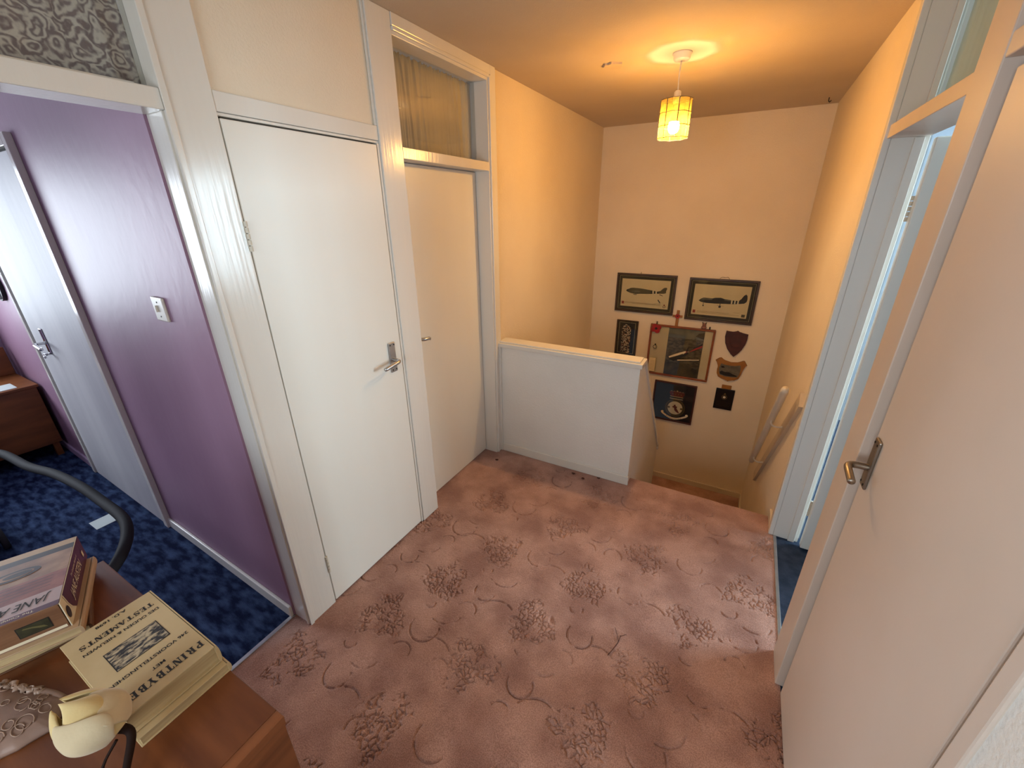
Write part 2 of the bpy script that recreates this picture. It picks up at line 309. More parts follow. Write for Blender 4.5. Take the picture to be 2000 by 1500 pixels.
# ------------------------------------------------------------------ the setting
# hall carpet: carved pile as relief
def carpet():
    x0, x1, y0, y1, d = -.11, 1.8405, -.34, 1.80, .0028
    X = np.arange(x0, x1, d); Y = np.append(np.arange(y0, y1-.001, d), y1); nx, ny = len(X), len(Y)
    GX, GY = np.meshgrid(X, Y); Z = np.zeros_like(GX)
    def vnoise(sc, seed):
        r = np.random.default_rng(seed); n = int(max(x1-x0, y1-y0)*sc)+4; g = r.random((n, n))
        fx = (GX-x0)*sc; fy = (GY-y0)*sc; ix = fx.astype(int); iy = fy.astype(int); tx = fx-ix; ty = fy-iy
        tx = tx*tx*(3-2*tx); ty = ty*ty*(3-2*ty)
        return (g[iy, ix]*(1-tx)+g[iy, ix+1]*tx)*(1-ty)+(g[iy+1, ix]*(1-tx)+g[iy+1, ix+1]*tx)*ty
    WX = GX+(vnoise(45, 1)-.5)*.022; WY = GY+(vnoise(45, 2)-.5)*.022
    brk = vnoise(28, 3)*.6+vnoise(70, 4)*.4
    rows = {-2: -.05, -1: .07, 0: .25, 1: .386, 2: .525, 3: .755, 4: .86}
    rowy = {-2: -.44, -1: -.13, 0: .19, 1: .486, 2: .80, 3: 1.12, 4: 1.485}
    groove = np.zeros_like(Z)
    def win(cx, cy, r):
        i0, i1 = np.searchsorted(X, cx-r), np.searchsorted(X, cx+r); j0, j1 = np.searchsorted(Y, cy-r), np.searchsorted(Y, cy+r)
        return slice(j0, j1), slice(i0, i1)
    rr = np.random.default_rng(11)
    def arc(P, depth=1.0):
        if depth < 1 and rr.random() < .33: return
        depth *= rr.uniform(.6, 1); c0 = np.mean(P, 0); k_ = rr.uniform(.8, 1.25); P = [((x-c0[0])*k_+c0[0], (y-c0[1])*k_+c0[1]) for x, y in P]
        P = np.array(P); c = P.mean(0); r = np.abs(P-c).max()+.03; s = win(c[0], c[1], r)
        gx, gy = GX[s], GY[s]
        if gx.size == 0: return
        dm = np.full(gx.shape, 9.)
        for (ax, ay), (bx, by) in zip(P[:-1], P[1:]):
            t = np.clip(((gx-ax)*(bx-ax)+(gy-ay)*(by-ay))/((bx-ax)**2+(by-ay)**2+1e-12), 0, 1)
            dm = np.minimum(dm, np.hypot(gx-ax-t*(bx-ax), gy-ay-t*(by-ay)))
        groove[s] = np.maximum(groove[s], depth*np.exp(-(dm/.0032)**2)*np.clip((brk[s]-.28)*4, .05, 1))
    def spiral(cx, cy, r0, r1, a0, a1, n=26): return [(cx+(r0+(r1-r0)*k/n)*cos(a0+(a1-a0)*k/n), cy+(r0+(r1-r0)*k/n)*sin(a0+(a1-a0)*k/n)) for k in range(n+1)]
    for j, ox in rows.items():
        for i in range(-1, 5):
            cx, cy = ox+.485*i, rowy[j]
            if not (-.4 < cx < 2.2): continue
            R = .142; s = win(cx, cy, R+.03); gx, gy = WX[s], WY[s]
            if gx.size:
                sp = .0195; pts = []
                for a in np.arange(-R-.03, R+.03, sp):
                    for b in np.arange(-R-.03, R+.03, sp): pts.append((cx+a+rr.uniform(-.5, .5)*sp*.95, cy+b+rr.uniform(-.5, .5)*sp*.95))
                f1 = np.full(gx.shape, 9.); f2 = f1.copy()
                for px, py in pts:
                    dd = np.hypot(gx-px, gy-py); f2 = np.minimum(f2, np.maximum(f1, dd)); f1 = np.minimum(f1, dd)
                g = np.exp(-((f2-f1)/.0036)**2)
                an = np.arctan2(gy-cy, gx-cx); rad = np.hypot(gx-cx, gy-cy)
                edge = R*(.80+.14*np.sin(3*an+cx*9)+.08*np.sin(7*an+cy*17))
                mask = np.clip((edge-rad)/.02, 0, 1)*np.clip((brk[s]-.30)*5, 0, 1)
                groove[s] = np.maximum(groove[s], .76*g*mask)
            q = rr.uniform(-.25, .25, 8); u = cx+.215; v = cy+.045
            arc(spiral(u, v, .068, .052, pi*.95+q[0], 2*pi+.35+q[1]))
            arc(spiral(u-.155, v+.195, .062, .042, -.2+q[2], pi*1.05+q[3]), .9)
            arc(spiral(u+.13, v-.10, .11, .07, 2.6+q[4], 1.2+q[5]), .8)
            arc(spiral(u-.02, v-.135, .05, .03, 2.9+q[6], .2), .8)
            arc(spiral(u+.06, v+.135, .095, .05, -2.2+q[7], -.6), .7)
            arc(spiral(u-.06, v+.12, .035, .022, 3.6, 6.6), .7)
    Z = -.0115*groove + (vnoise(9, 8)-.5)*.003 + (vnoise(160, 9)-.5)*.0010
    # let the pile dip a little at the stair edge
    Z[GY > 1.785] -= (GY[GY > 1.785]-1.785)*.4
    V = np.stack([GX, GY, Z], -1).reshape(-1, 3)
    idx = np.arange(nx*ny).reshape(ny, nx); Q = np.stack([idx[:-1, :-1], idx[:-1, 1:], idx[1:, 1:], idx[1:, :-1]], -1).reshape(-1, 4)
    ex = np.array([(x0, -2.0, 0), (W+.0155, -2.0, 0), (W+.0155, y0, 0), (x0, y0, 0)], float); V = np.vstack([V, ex]); k = nx*ny
    Q = np.vstack([Q, [[k, k+1, k+2, k+3]]])
    me = bpy.data.meshes.new('floor'); me.vertices.add(len(V)); me.vertices.foreach_set('co', V.ravel())
    me.loops.add(Q.size); me.loops.foreach_set('vertex_index', Q.ravel().astype(np.int32)); me.polygons.add(len(Q))
    me.polygons.foreach_set('loop_start', np.arange(0, Q.size, 4, dtype=np.int32)); me.polygons.foreach_set('use_smooth', np.ones(len(Q), bool))
    me.update(calc_edges=True); me.validate(); return link('floor', me, CARPET)
S(carpet(), 'plum brown hall carpet carved with scrolls and curly clusters', 'carpet')
S(box('floor_bedroom', -3.62, -.11, -3.0, .12, -.05, 0, BLUEC), 'dark blue mottled carpet of the purple bedroom', 'carpet')
S(box('floor_right_room', 1.84, 4.62, -.6, 3.5, -.05, 0, SLATEC), 'slate blue carpet beyond the open door on the right', 'carpet')
S(box('trim_1', -.122, -.104, -.78, -.001, -.01, .006, ALU, bevel=.002), 'thin metal threshold strip between pink brown and blue carpets', 'threshold')
S(box('trim_2', 1.836, 1.852, .857, 1.618, -.01, .006, ALU, bevel=.002), 'thin metal threshold strip in the open right doorway', 'threshold')

# stairs
st = S(thing('staircase', '', 'stairs'), 'carpeted stairs going down to a half landing behind the low wall', 'stairs')
n = 7; run = (2.97-1.80)/(n-1); rise = -ZL/n
for k in range(1, n): box('step', .995, W, 1.80+run*(k-1), 1.80+run*k, ZL-.15, -rise*k, CARPET, st, .008)
box('landing', -.01, W, 2.97, YB, ZL-.15, ZL, CARPET, st, .004)
for k in range(1, 8): box('step', -.01, .89, 2.97-run*k, 2.97-run*(k-1), -2.65, ZL-rise*k, CARPET, st, .008)

# walls
S(box('wall_left', -.13, -.012, 1.722, YB, -2.65, H, PLASTER), 'cream stippled stairwell wall beyond the second door')
S(box('wall_back', -.13, W+.12, YB, YB+.1, -2.65, H, PLASTER), 'cream stippled end wall hung with aircraft pictures')
S(box('wall_right', W+.004, W+.12, 1.668, YB, -2.65, H, PLASTER), 'cream stippled right wall of the stairwell with the handrail')
S(boxes('wall_right_near', [(W+.004, W+.12, -2.0, -.098, 0, H)], PLASTER_W), 'white stippled wall at the lower right corner')
S(boxes('wall_front', [(-.13, .45, -2.1, -2.0, 0, H), (1.45, W+.12, -2.1, -2.0, 0, H), (.45, 1.45, -2.1, -2.0, 0, 1.05), (.45, 1.45, -2.1, -2.0, 2.05, H)], PLASTER_W), 'white wall of the landing behind the camera')
S(box('wall_left_near', -.12, -.008, -2.0, -.84, 0, H, PLASTER_W), 'white landing wall on the near side of the bedroom doorway')
S(box('wall_left_cupboard', -.11, -.012, .137, .775, 2.046, H, PLASTER), 'flat cream panel above the cupboard door')
S(box('ceiling', -.13, W+.12, -2.1, YB+.1, H, H+.06, CEIL), 'cream stippled ceiling with the pendant lamp', 'ceiling')
S(box('baseboard_back', -.01, W, YB-.015, YB, ZL, ZL+.062, RAILW, bevel=.003), 'cream skirting along the end wall at the half landing', 'skirting')
S(box('baseboard_right', W-.012, W+.004, 2.97, YB-.015, ZL, ZL+.062, RAILW, bevel=.003), 'cream skirting along the right wall at the half landing', 'skirting')
S(box('baseboard_right_stair', W-.01, W+.004, 1.675, 1.80, 0, .05, RAILW, bevel=.003), 'short cream skirting end beside the stair head', 'skirting')

# half wall with cap and sloping return
S(box('wall_half', -.004, .985, 1.705, 1.80, 0, .838, PLASTER_W), 'low white stippled wall guarding the stairs')
bm = bmesh.new(); prism(bm, [(1.80, -2.6), (1.80, .838), (1.83, .838), (2.96, -.37), (2.96, -2.6)], 'x', .90, .985)
S(from_bm('wall_stair_side', bm, PLASTER_W), 'sloping white side wall running down beside the stairs')
bm = bmesh.new(); prism(bm, [(1.812, .85), (1.825, .862), (2.985, -.368), (2.985, -.42), (2.96, -.40), (2.96, -.375), (1.822, .838)], 'x', .888, .998)
S(from_bm('trim_3', bm, GLOSS), 'narrow white sloping cap on the stair side wall', 'trim')
cp = S(thing('trim_4', '', 'cap'), 'white painted shelf cap on top of the low wall', 'cap')
box('cap_base', -.02, 1.0, 1.685, 1.822, .838, .868, GLOSS, cp, .004)
box('cap_top', .0, .982, 1.703, 1.806, .868, .878, GLOSS, cp, .003)
S(box('baseboard_half', .022, .992, 1.692, 1.705, 0, .066, GLOSS, bevel=.004), 'white skirting along the foot of the low wall', 'skirting')
S(box('trim_5', .0, .022, 1.690, 1.705, 0, .838, GLOSS, bevel=.003), 'white upright strip at the left end of the low wall', 'trim')

# left wall: posts, cupboard door, second door
p1 = S(thing('trim_6', '', 'post'), 'glossy white corner post between the purple bedroom and cupboard', 'post')
box('post', -.11, 0, .002, .137, 0, H, GLOSS, p1, .003)
box('bead', -.022, -.010, -.004, .003, 0, 1.972, GLOSS, p1, .002)
box('edge_strip', -.0, .005, .0, .018, 0, H, GLOSS, p1, .002)
S(box('trim_7', -.11, .004, .775, .910, 0, H, GLOSS, bevel=.003), 'glossy white post between the cupboard door and second door', 'post')
t8 = S(thing('trim_8', '', 'trim'), 'white architrave around the head of the cupboard door', 'trim')
box('head_board', -.03, -.002, .137, .775, 1.992, 2.046, GLOSS, t8, .003)
box('head_bead', -.03, -.006, .137, .775, 1.982, 1.991, GLOSS, t8, .002)
box('side_bead', -.03, -.002, .762, .774, 0, 1.982, GLOSS, t8, .002)
box('panel_bead', -.012, -.003, .765, .775, 2.046, H, GLOSS, t8, .002)
box('backing', -.045, -.036, .137, .775, 0, 1.992, DARKGAP, t8)

def lever(parent, M, mirror=1, plate=True, mp=ALU, length=.105):
    """handle in a local frame: x along the door, y out of the door, z up"""
    h = bpy.data.objects.new('handle', None)
    pl = None
    if plate:
        bm = bmesh.new(); abox(bm, -.021, .021, 0, .008, -.075, .075, .004)
        pl = from_bm('handle', bm, mp, parent); pl.matrix_local = M
        for sx in (-.012, .012):
            for sz in (-.062, .062):
                bm = bmesh.new(); tube(bm, [(sx, .0075, sz), (sx, .0092, sz)], .0035, 10); from_bm('screw', bm, SCREW, pl)
    bm = bmesh.new()
    P = smoothpath([(0, .006, -.012), (0, .03, -.012), (mirror*.004, .046, -.012), (mirror*.018, .054, -.013), (mirror*.05, .055, -.016), (mirror*length, .053, -.024)], 6)
    tube(bm, P, [.0095]*(len(P)-1)+[.008], 14)
    lv = from_bm('lever' if plate else 'handle', bm, mp, pl if plate else parent, True)
    if not plate: lv.matrix_local = M
    return pl or lv
def hinge(parent, x, y, z):
    bm = bmesh.new()
    for k in range(5): tube(bm, [(x, y, z+k*.019), (x, y, z+k*.019+.0165)], .006, 10)
    from_bm('hinge', bm, HINGEP, parent, False)

d1 = S(thing('door_1', '', 'door'), 'flush white cupboard door with a lever handle', 'door')
box('leaf', -.036, -.001, .141, .757, .010, 1.976, DOORP, d1, .003)
lever(d1, basis((-.001, .693, 1.065), (0, 1, 0), (1, 0, 0), (0, 0, 1)), -1)
hinge(d1, .002, .139, 1.60); hinge(d1, .002, .139, .19)

d2 = S(thing('door_2', '', 'door'), 'recessed flush white door left of the low wall', 'door')
box('leaf', -.13, -.095, .905, 1.634, .012, 1.935, DOORP, d2, .002)
lever(d2, basis((-.095, .972, 1.085), (0, 1, 0), (1, 0, 0), (0, 0, 1)), 1, True, ALU, .05)
t9 = S(thing('trim_9', '', 'frame'), 'white frame with a curtained fanlight over the second door', 'door frame')
box('right_jamb', -.13, .001, 1.640, 1.668, 0, H-.055, GLOSS, t9, .002)
box('right_architrave', -.012, .008, 1.668, 1.722, 0, H, GLOSS, t9, .003)
box('right_bead', 0, .012, 1.650, 1.668, 0, H-.05, GLOSS, t9, .003)
box('head_architrave', -.012, .008, .910, 1.668, H-.045, H, GLOSS, t9, .003)
box('head_lining', -.13, .001, .910, 1.640, H-.075, H-.045, GLOSS, t9, .002)
box('head_bead', 0, .012, .910, 1.650, H-.062, H-.046, GLOSS, t9, .003)
box('transom_rail', -.13, .003, .910, 1.640, 1.938, 1.984, GLOSS, t9, .002)
box('door_stop', -.135, -.118, 1.628, 1.640, 0, 1.94, GLOSS, t9)
box('pane', -.088, -.084, .910, 1.640, 1.984, H-.075, GLASS, t9)
def curtain(name, y0, y1, z0, z1, x, m, label, amp=.007, n=240, folds=18, seed=3, T=None):
    r = np.random.default_rng(seed); ph = r.random(8)*6.28; bm = bmesh.new(); G = []
    for i in range(n+1):
        t = i/n; c = []
        for j in range(9):
            u = j/8; y = y0+(y1-y0)*t+.004*sin(6*u+i*.2); g = 2*pi*folds*(t+.012*sin(9*t+ph[0])+.01*sin(23*t+ph[1]))
            a = amp*(.55+.45*sin(11*t+ph[2]))*(1-.25*u*sin(5*t+ph[3]))
            xx = x + a*(sin(g)+.45*sin(2.1*g+ph[4]+u))*.7
            if u > .95: xx = x + amp*.5*sin(g*2)
            c.append(bm.verts.new((xx, y, z0+(z1-z0)*u + (.004*sin(g*1.3) if u == 1 else 0))))
        G.append(c)
    for A, B in zip(G, G[1:]):
        for j in range(8): bm.faces.new((A[j], B[j], B[j+1], A[j+1]))
    o = from_bm(name, bm, m, None, True)
    sol = o.modifiers.new('thick', 'SOLIDIFY'); sol.thickness = .0008
    return tag(o, label, 'curtain')
curtain('net_curtain', .912, 1.628, 1.986, H-.082, -.106, NET, 'gathered cream net curtain in the fanlight over the second door')

# bedroom doorway: head rail, fanlight
t10 = S(thing('trim_10', '', 'frame'), 'cream rail and fanlight frame over the purple bedroom doorway', 'door frame')
box('transom_rail', -.11, .0, -.80, .002, 1.972, 2.022, GLOSS, t10, .003)
box('rail_bead', -.075, -.045, -.80, -.03, 2.022, 2.034, GLOSS, t10, .003)
box('pane', -.062, -.058, -.80, .002, 2.03, H, GLASS, t10)
box('near_post', -.11, .0, -.86, -.80, 0, H, GLOSS, t10, .003)
lc = curtain('lace_curtain', -.80, .0, 2.036, H-.01, -.088, LACE, 'patterned lace panel in the fanlight over the bedroom doorway', .003, 160, 9, 5)

# bedroom (purple): rotated wall frame, local x along the wall, y towards the viewer, z up
BW = basis((-.11, -.005, 0), (-1, .03, 0), (-.03, -1, 0), (0, 0, 1))
o = box('wall_bedroom', .0, 3.6, -.05, 0, 0, H, PURPLE); o.matrix_world = BW; S(o, 'glossy purple bedroom wall with the light switch')
o = box('baseboard_bedroom', .0, 1.188, 0, .014, 0, .062, GLOSS, bevel=.004); o.matrix_world = BW; S(o, 'white skirting under the purple wall next to the doorway', 'skirting')
o = box('baseboard_bedroom_far', 2.37, 3.5, 0, .014, 0, .062, LILAC, bevel=.004); o.matrix_world = BW; S(o, 'lilac skirting under the purple wall beyond the white wardrobe door', 'skirting')
S(boxes('wall_bedroom_window', [(-3.72, -3.6, -3.0, -1.90, 0, H), (-3.72, -3.6, -.20, .12, 0, H), (-3.72, -3.6, -1.90, -.20, 0, .92), (-3.72, -3.6, -1.90, -.20, 2.08, H)], LILAC), 'lilac far wall of the bedroom')
S(box('wall_bedroom_near', -3.72, -.11, -3.1, -3.0, 0, H, LILAC), 'lilac wall on the unseen side of the bedroom')
S(box('wall_bedroom_hall', -.13, -.11, -3.0, -.86, 0, H, LILAC), 'bedroom side of the wall next to the doorway')
S(box('ceiling_bedroom', -3.72, -.115, -3.1, .14, H, H+.05, BLUEWHITE), 'white ceiling of the purple bedroom', 'ceiling')
def window(name, x, y0, y1, z0, z1, label, axis='x'):
    wn = S(thing(name, '', 'window'), label, 'window')
    def B(nm, a0, a1, c0, c1, m):
        if axis == 'x': return box(nm, x-.03, x+.03, a0, a1, c0, c1, m, wn)
        return box(nm, a0, a1, x-.03, x+.03, c0, c1, m, wn)
    B('frame', y0, y0+.05, z0, z1, GLOSS); B('frame', y1-.05, y1, z0, z1, GLOSS); B('frame', y0+.05, y1-.05, z0, z0+.05, GLOSS); B('frame', y0+.05, y1-.05, z1-.05, z1, GLOSS)
    ym = (y0+y1)/2; B('mullion', ym-.025, ym+.025, z0+.05, z1-.05, GLOSS)
    for a0, a1 in ((y0+.05, ym-.025), (ym+.025, y1-.05)):
        if axis == 'x': box('pane', x-.003, x+.003, a0, a1, z0+.05, z1-.05, GLASS, wn)
        else: box('pane', a0, a1, x-.003, x+.003, z0+.05, z1-.05, GLASS, wn)
window('window_1', -3.65, -1.90, -.20, .92, 2.08, 'white framed window of the purple bedroom')
window('window_2', 4.66, 1.74, 3.30, .9, 2.25, 'white framed window of the room on the right')
window('added_window', -2.05, .45, 1.45, 1.05, 2.05, 'added white framed window behind the camera, opened for the fill light', 'y')  # unseen window, added to let the fill light in

wd = S(thing('door_3', '', 'door'), 'white wardrobe door with a chrome handle in the purple wall', 'door'); wd.matrix_world = BW
fr = box('frame', 1.188, 1.235, 0, .026, 0, 2.035, GLOSS, wd, .003)
box('frame', 2.325, 2.365, 0, .026, 0, 2.035, GLOSS, wd, .003)
box('frame', 1.235, 2.325, 0, .026, 1.988, 2.035, GLOSS, wd, .003)
box('backing', 1.235, 2.325, .0, .006, 0, 1.988, DARKGAP, wd)
box('leaf', 1.238, 2.288, .006, .020, .012, 1.974, mat('wardrobe_gloss', (196, 194, 196), .52, (182, 180, 184), 5, .6, 22, .004, (1, 1, .12), spec=.18), wd, .003)
lever(wd, basis((2.03, .020, 1.035), (1, 0, 0), (0, 1, 0), (0, 0, 1)), -1, True, CHROME, .12)
bm = bmesh.new(); tube(bm, [(2.03, .020, .955), (2.03, .055, .955)], .007, 10); tube(bm, [(2.03, .053, .955), (1.985, .060, .948)], .006, 10); from_bm('thumb_turn', bm, CHROME, wd, True)
sw = thing('light_switch', 'white square light switch on the purple wall', 'switch'); sw.matrix_world = BW
box('plate', .262, .352, 0, .010, 1.352, 1.440, PLASTICW, sw, .004)
box('rocker', .312, .324, .010, .017, 1.386, 1.410, PLASTICW, sw, .002)
for zz in (1.37, 1.422): tubeo('screw', [(.307, .0095, zz), (.307, .0112, zz)], .003, SCREW, sw, 10)

# wall ornament at the very left edge
orn = thing('wall_ornament', 'dark wall ornament with white petals beyond the wardrobe door', 'ornament'); orn.matrix_world = BW
bm = bmesh.new(); prism(bm, circ(2.68, 1.33, .105, 24, .12), 'y', .0, .02); from_bm('plate', bm, NAVY, orn)
for k in range(6):
    a = k*pi/3+.2; c = (2.68+.055*cos(a), 1.33+.06*sin(a))
    bm = bmesh.new(); prism(bm, [(c[0]+.05*cos(a)*cos(t)-.022*sin(a)*sin(t), c[1]+.05*sin(a)*cos(t)+.022*cos(a)*sin(t)) for t in np.linspace(0, 2*pi, 14)[:-1]], 'y', .02, .032); from_bm('petal', bm, PAPERW, orn)

# teak chest in the bedroom
bc = thing('bedroom_chest', 'low teak chest on legs against the far bedroom wall', 'chest', (-2.98, 0, 0))
box('carcass', -.46, 0, -1.25, .055, .11, .565, WOODB, bc, .004)
box('top', -.47, .012, -1.26, .066, .565, .585, WOODB, bc, .003)
box('back_board', -.49, -.46, -1.26, .066, .585, .80, WOODB, bc, .004)
for yy in (-1.2, .02):
    for xx in (-.42, -.04): box('leg', xx-.018, xx+.018, yy-.018, yy+.018, 0, .11, WOODB, bc)
tag(box('paper_sheet', -3.16, -3.0, -.2, -.03, .585, .588, PAPERW), 'white paper lying on the low teak chest', 'paper')
bxx = thing('trinket_box', 'small grey box standing on the low teak chest', 'box', (-3.2, -.33, .586))
box('base', -.06, .06, -.06, .06, 0, .05, mat('grey_card', (150, 144, 140), .6), bxx, .003); box('lid', -.063, .063, -.063, .063, .05, .07, mat('grey_card', (150, 144, 140)), bxx, .003)
tag(box('paper_slip', -1.775, -1.66, -.205, -.092, .0005, .0015, PAPERW), 'white slip of paper lying on the blue bedroom carpet', 'paper')

# vacuum cleaner with hose
vac = thing('vacuum_cleaner', 'dark grey vacuum cleaner whose ribbed hose arches over the blue carpet', 'vacuum cleaner', (-2.05, -.72, 0))
bm = bmesh.new(); abox(bm, -.2, .2, -.18, .2, .05, .27, .06, 4); from_bm('body', bm, VACB, vac, True)
for sx in (-.12, .12):
    for sy in (-.2, .215): tubeo('wheel', [(sx, sy-.012, .07), (sx, sy+.012, .07)], .07, RUBBER, vac, 20)
P = smoothpath([(-2.75, -.55, .10), (-2.6, -.42, .36), (-2.317, -.322, .40), (-1.98, -.285, .39), (-1.70, -.245, .405), (-1.40, -.225, .41), (-1.17, -.22, .40), (-.94, -.225, .40), (-.795, -.26, .395), (-.685, -.325, .38), (-.66, -.40, .33), (-.70, -.52, .22), (-.80, -.66, .06), (-.98, -.80, .032)], 28)
P = [p - Vector(vac.location) for p in P]
tubeo('hose', P, [.0235 if k % 2 else .0205 for k in range(len(P))], RUBBER, vac, 12)
tubeo('hose_connector', [(-.78, .12, .13), (-.55, .08, .17), (-.2, .02, .17)], .028, VACB, vac, 14)

# right wall frames
t11 = S(thing('trim_11', '', 'frame'), 'white frame of the open right doorway with a fanlight', 'door frame')
box('far_architrave', W-.012, W+.012, 1.622, 1.668, 0, H, GLOSS, t11, .004)
box('far_jamb', W+.012, 1.952, 1.622, 1.655, 0, H, GLOSS, t11, .002)
box('stop', 1.905, 1.935, 1.610, 1.622, 0, 1.955, GLOSS, t11, .002)
box('transom_rail', W-.002, 1.952, .855, 1.622, 1.958, 2.004, DOORB, t11, .002)
box('pane', 1.925, 1.929, .855, 1.622, 2.004, H, GLASS, t11)
box('pane_bead', 1.905, 1.925, 1.606, 1.622, 2.004, H, GLOSS, t11, .002)
curtain('sage_net_curtain', .862, 1.60, 2.006, H-.004, 1.945, NETG, 'pale sage net curtain in the fanlight over the open right doorway', .004, 160, 10, 9)
t12 = S(thing('trim_12', '', 'post'), 'beige painted post between the two right doorways', 'post')
box('post', W-.006, 1.95, .705, .855, 0, H, DOORB, t12, .003)
box('stop_far', 1.905, 1.935, .855, .867, 0, 1.955, DOORB, t12, .002)
d4 = S(thing('door_4', '', 'door'), 'open white door standing inside the right room on two hinges', 'door')
box('leaf', 1.958, 2.720, 1.566, 1.604, .012, 1.948, DOORP, d4, .004)
for z in (.20, 1.66):
    bm = bmesh.new()
    for k in range(5): tube(bm, [(1.955, 1.606, z+k*.019), (1.955, 1.606, z+k*.019+.0165)], .0062, 10)
    from_bm('hinge', bm, HINGEP, d4)
lever(d4, basis((2.68, 1.566, 1.05), (1, 0, 0), (0, -1, 0), (0, 0, 1)), -1)
d5 = S(thing('door_5', '', 'door'), 'large closed beige door at the right edge with a lever handle', 'door')
box('leaf', W+.010, W+.046, -.040, .668, .008, 1.966, DOORB, d5, .003)
hd = lever(d5, basis((W+.010, .628, 1.06), (0, -1, 0), (-1, 0, 0), (0, 0, 1)), 1, True, mat('aged_aluminium', (168, 158, 146), .38, (150, 140, 128), 20, metal=1), .085)
t13 = S(thing('trim_13', '', 'frame'), 'beige frame around the closed right door', 'door frame')
box('far_bead', W+.058, 1.95, .672, .705, 0, 1.99, DOORB, t13, .003)
box('far_stop', W+.040, W+.058, .676, .690, 0, 1.99, DOORB, t13, .002)
box('head_bead', W+.058, 1.95, -.05, .672, 1.970, 1.99, DOORB, t13, .004)
box('transom_rail', W-.004, 1.95, -.05, .705, 1.99, 2.035, DOORB, t13, .003)
box('fanlight_panel', W+.084, W+.092, -.05, .705, 2.035, H, DOORB, t13)
box('near_post', W-.002, 1.95, -.098, -.064, 0, H, DOORB, t13, .004)
box('near_bead', W+.034, 1.95, -.064, -.046, 0, 1.99, DOORB, t13, .005)
box('backing', W+.075, W+.083, -.046, .672, 0, 1.99, DARKGAP, t13)
# right room shell
S(boxes('wall_room_window', [(4.6, 4.72, -.6, 1.74, 0, H), (4.6, 4.72, 3.3, 3.5, 0, H), (4.6, 4.72, 1.74, 3.3, 0, .9), (4.6, 4.72, 1.74, 3.3, 2.25, H)], ROOMW), 'pale window wall of the right room')
S(box('wall_room_far', W+.12, 4.72, 3.5, 3.6, 0, H, ROOMW), 'pale far wall of the right room')
S(box('wall_room_near', W+.12, 4.72, -.7, -.6, 0, H, ROOMW), 'pale near wall of the right room')
S(box('ceiling_right_room', W+.12, 4.72, -.7, 3.6, H, H+.05, BLUEWHITE), 'white ceiling of the right room', 'ceiling')
S(box('wall_room_hall', W+.12, W+.14, 1.66, 3.5, 0, H, ROOMW), 'room side of the stairwell wall')

# handrail
hr = thing('handrail', 'cream round handrail on a sloping board beside the stairs', 'handrail', (W, 2.3, .3))
sl = Vector((0, 2.68-1.865, -.142-.794)).normalized(); nr = Vector((0, -sl.z, sl.y))
A = Vector((-.082, 1.865-2.3, .794-.3)); B = Vector((-.082, 2.68-2.3, -.142-.3))
bm = bmesh.new(); tube(bm, [A, A.lerp(B, .02), A.lerp(B, .98), B], [.018, .0215, .0215, .018], 16); from_bm('rail', bm, RAILW, hr, True)
bm = bmesh.new(); a = Vector((0, 1.80-2.3, .77-.3)); b = Vector((0, 2.95-2.3, -.43-.3)); u = (b-a).normalized(); v = Vector((0, -u.z, u.y))
q = [a+v*.042, b+v*.042, b-v*.042, a-v*.042]
prism(bm, [(p.y, p.z) for p in q], 'x', -.016, .004); from_bm('backing_board', bm, RAILB, hr)
for t in (.30, .86):
    c = A.lerp(B, t)
    tubeo('bracket', smoothpath([c+Vector((.0, 0, -.022)), c+Vector((.004, 0, -.05)), c+Vector((.03, 0, -.066)), c+Vector((.068, .004, -.06))], 8), .006, RAILW, hr, 10)

# ------------------------------------------------------------------ pendant lamp
LX, LY = .952, 2.022
pl = thing('pendant_lamp', 'lit pendant lamp with a capiz shell shade hanging from the ceiling', 'lamp', (LX, LY, H))
bm = bmesh.new(); lathe(bm, [(.048, 0), (.048, -.006), (.042, -.010), (.041, -.026), (.036, -.032), (.012, -.034)], 40); from_bm('ceiling_rose', bm, PLASTICW, pl, True)
tubeo('cord', smoothpath([(0, 0, -.033), (-.003, 0, -.09), (0, 0, -.165)], 6), .0032, PLASTICW, pl, 10)
bm = bmesh.new(); lathe(bm, [(.010, -.162), (.017, -.168), (.019, -.215), (.016, -.222)], 24); from_bm('lamp_holder', bm, PLASTICW, pl, True)
bm = bmesh.new(); lathe(bm, [(.026, -.306), (.029, -.318), (.029, -.338), (.022, -.354), (.008, -.362)], 24); from_bm('bulb', bm, BULB, pl, True)
bm = bmesh.new(); lathe(bm, [(.011, -.222), (.013, -.240), (.016, -.262), (.025, -.298), (.026, -.305), (.004, -.3055)], 28); from_bm('bulb_uplight_block', bm, PLASTICW, pl, True)  # added opaque collar, sized to hold lamp light off the ceiling
shade = bpy.data.objects.new('shade', None); COL.objects.link(shade); shade.parent = pl
NS, RS = 8, .080; zs = [-.205, -.268, -.328, -.385]
for i in range(NS):
    a0, a1 = 2*pi*(i+.06)/NS+.35, 2*pi*(i+.94)/NS+.35
    for r in range(3):
        bm = bmesh.new(); zt, zb = zs[r]-.0015, zs[r+1]+.0015
        vs = []
        for rr_ in (RS, RS-.0015):
            vs.append([bm.verts.new((rr_*cos(a), rr_*sin(a), z)) for a, z in ((a0, zt), ((a0+a1)/2, zt+.003), (a1, zt), (a1, zb), ((a0+a1)/2, zb+.003), (a0, zb))])
        bm.faces.new(vs[0]); bm.faces.new(vs[1][::-1])
        for k in range(6): bm.faces.new((vs[0][k], vs[1][k], vs[1][(k+1) % 6], vs[0][(k+1) % 6]))
        from_bm('shell_pane', bm, SHELL, shade)
bm = bmesh.new()
for i in range(NS):
    a = 2*pi*i/NS+.35; tube(bm, [(RS*cos(a), RS*sin(a), zs[0]), (RS*cos(a), RS*sin(a), zs[3])], .0017, 8)
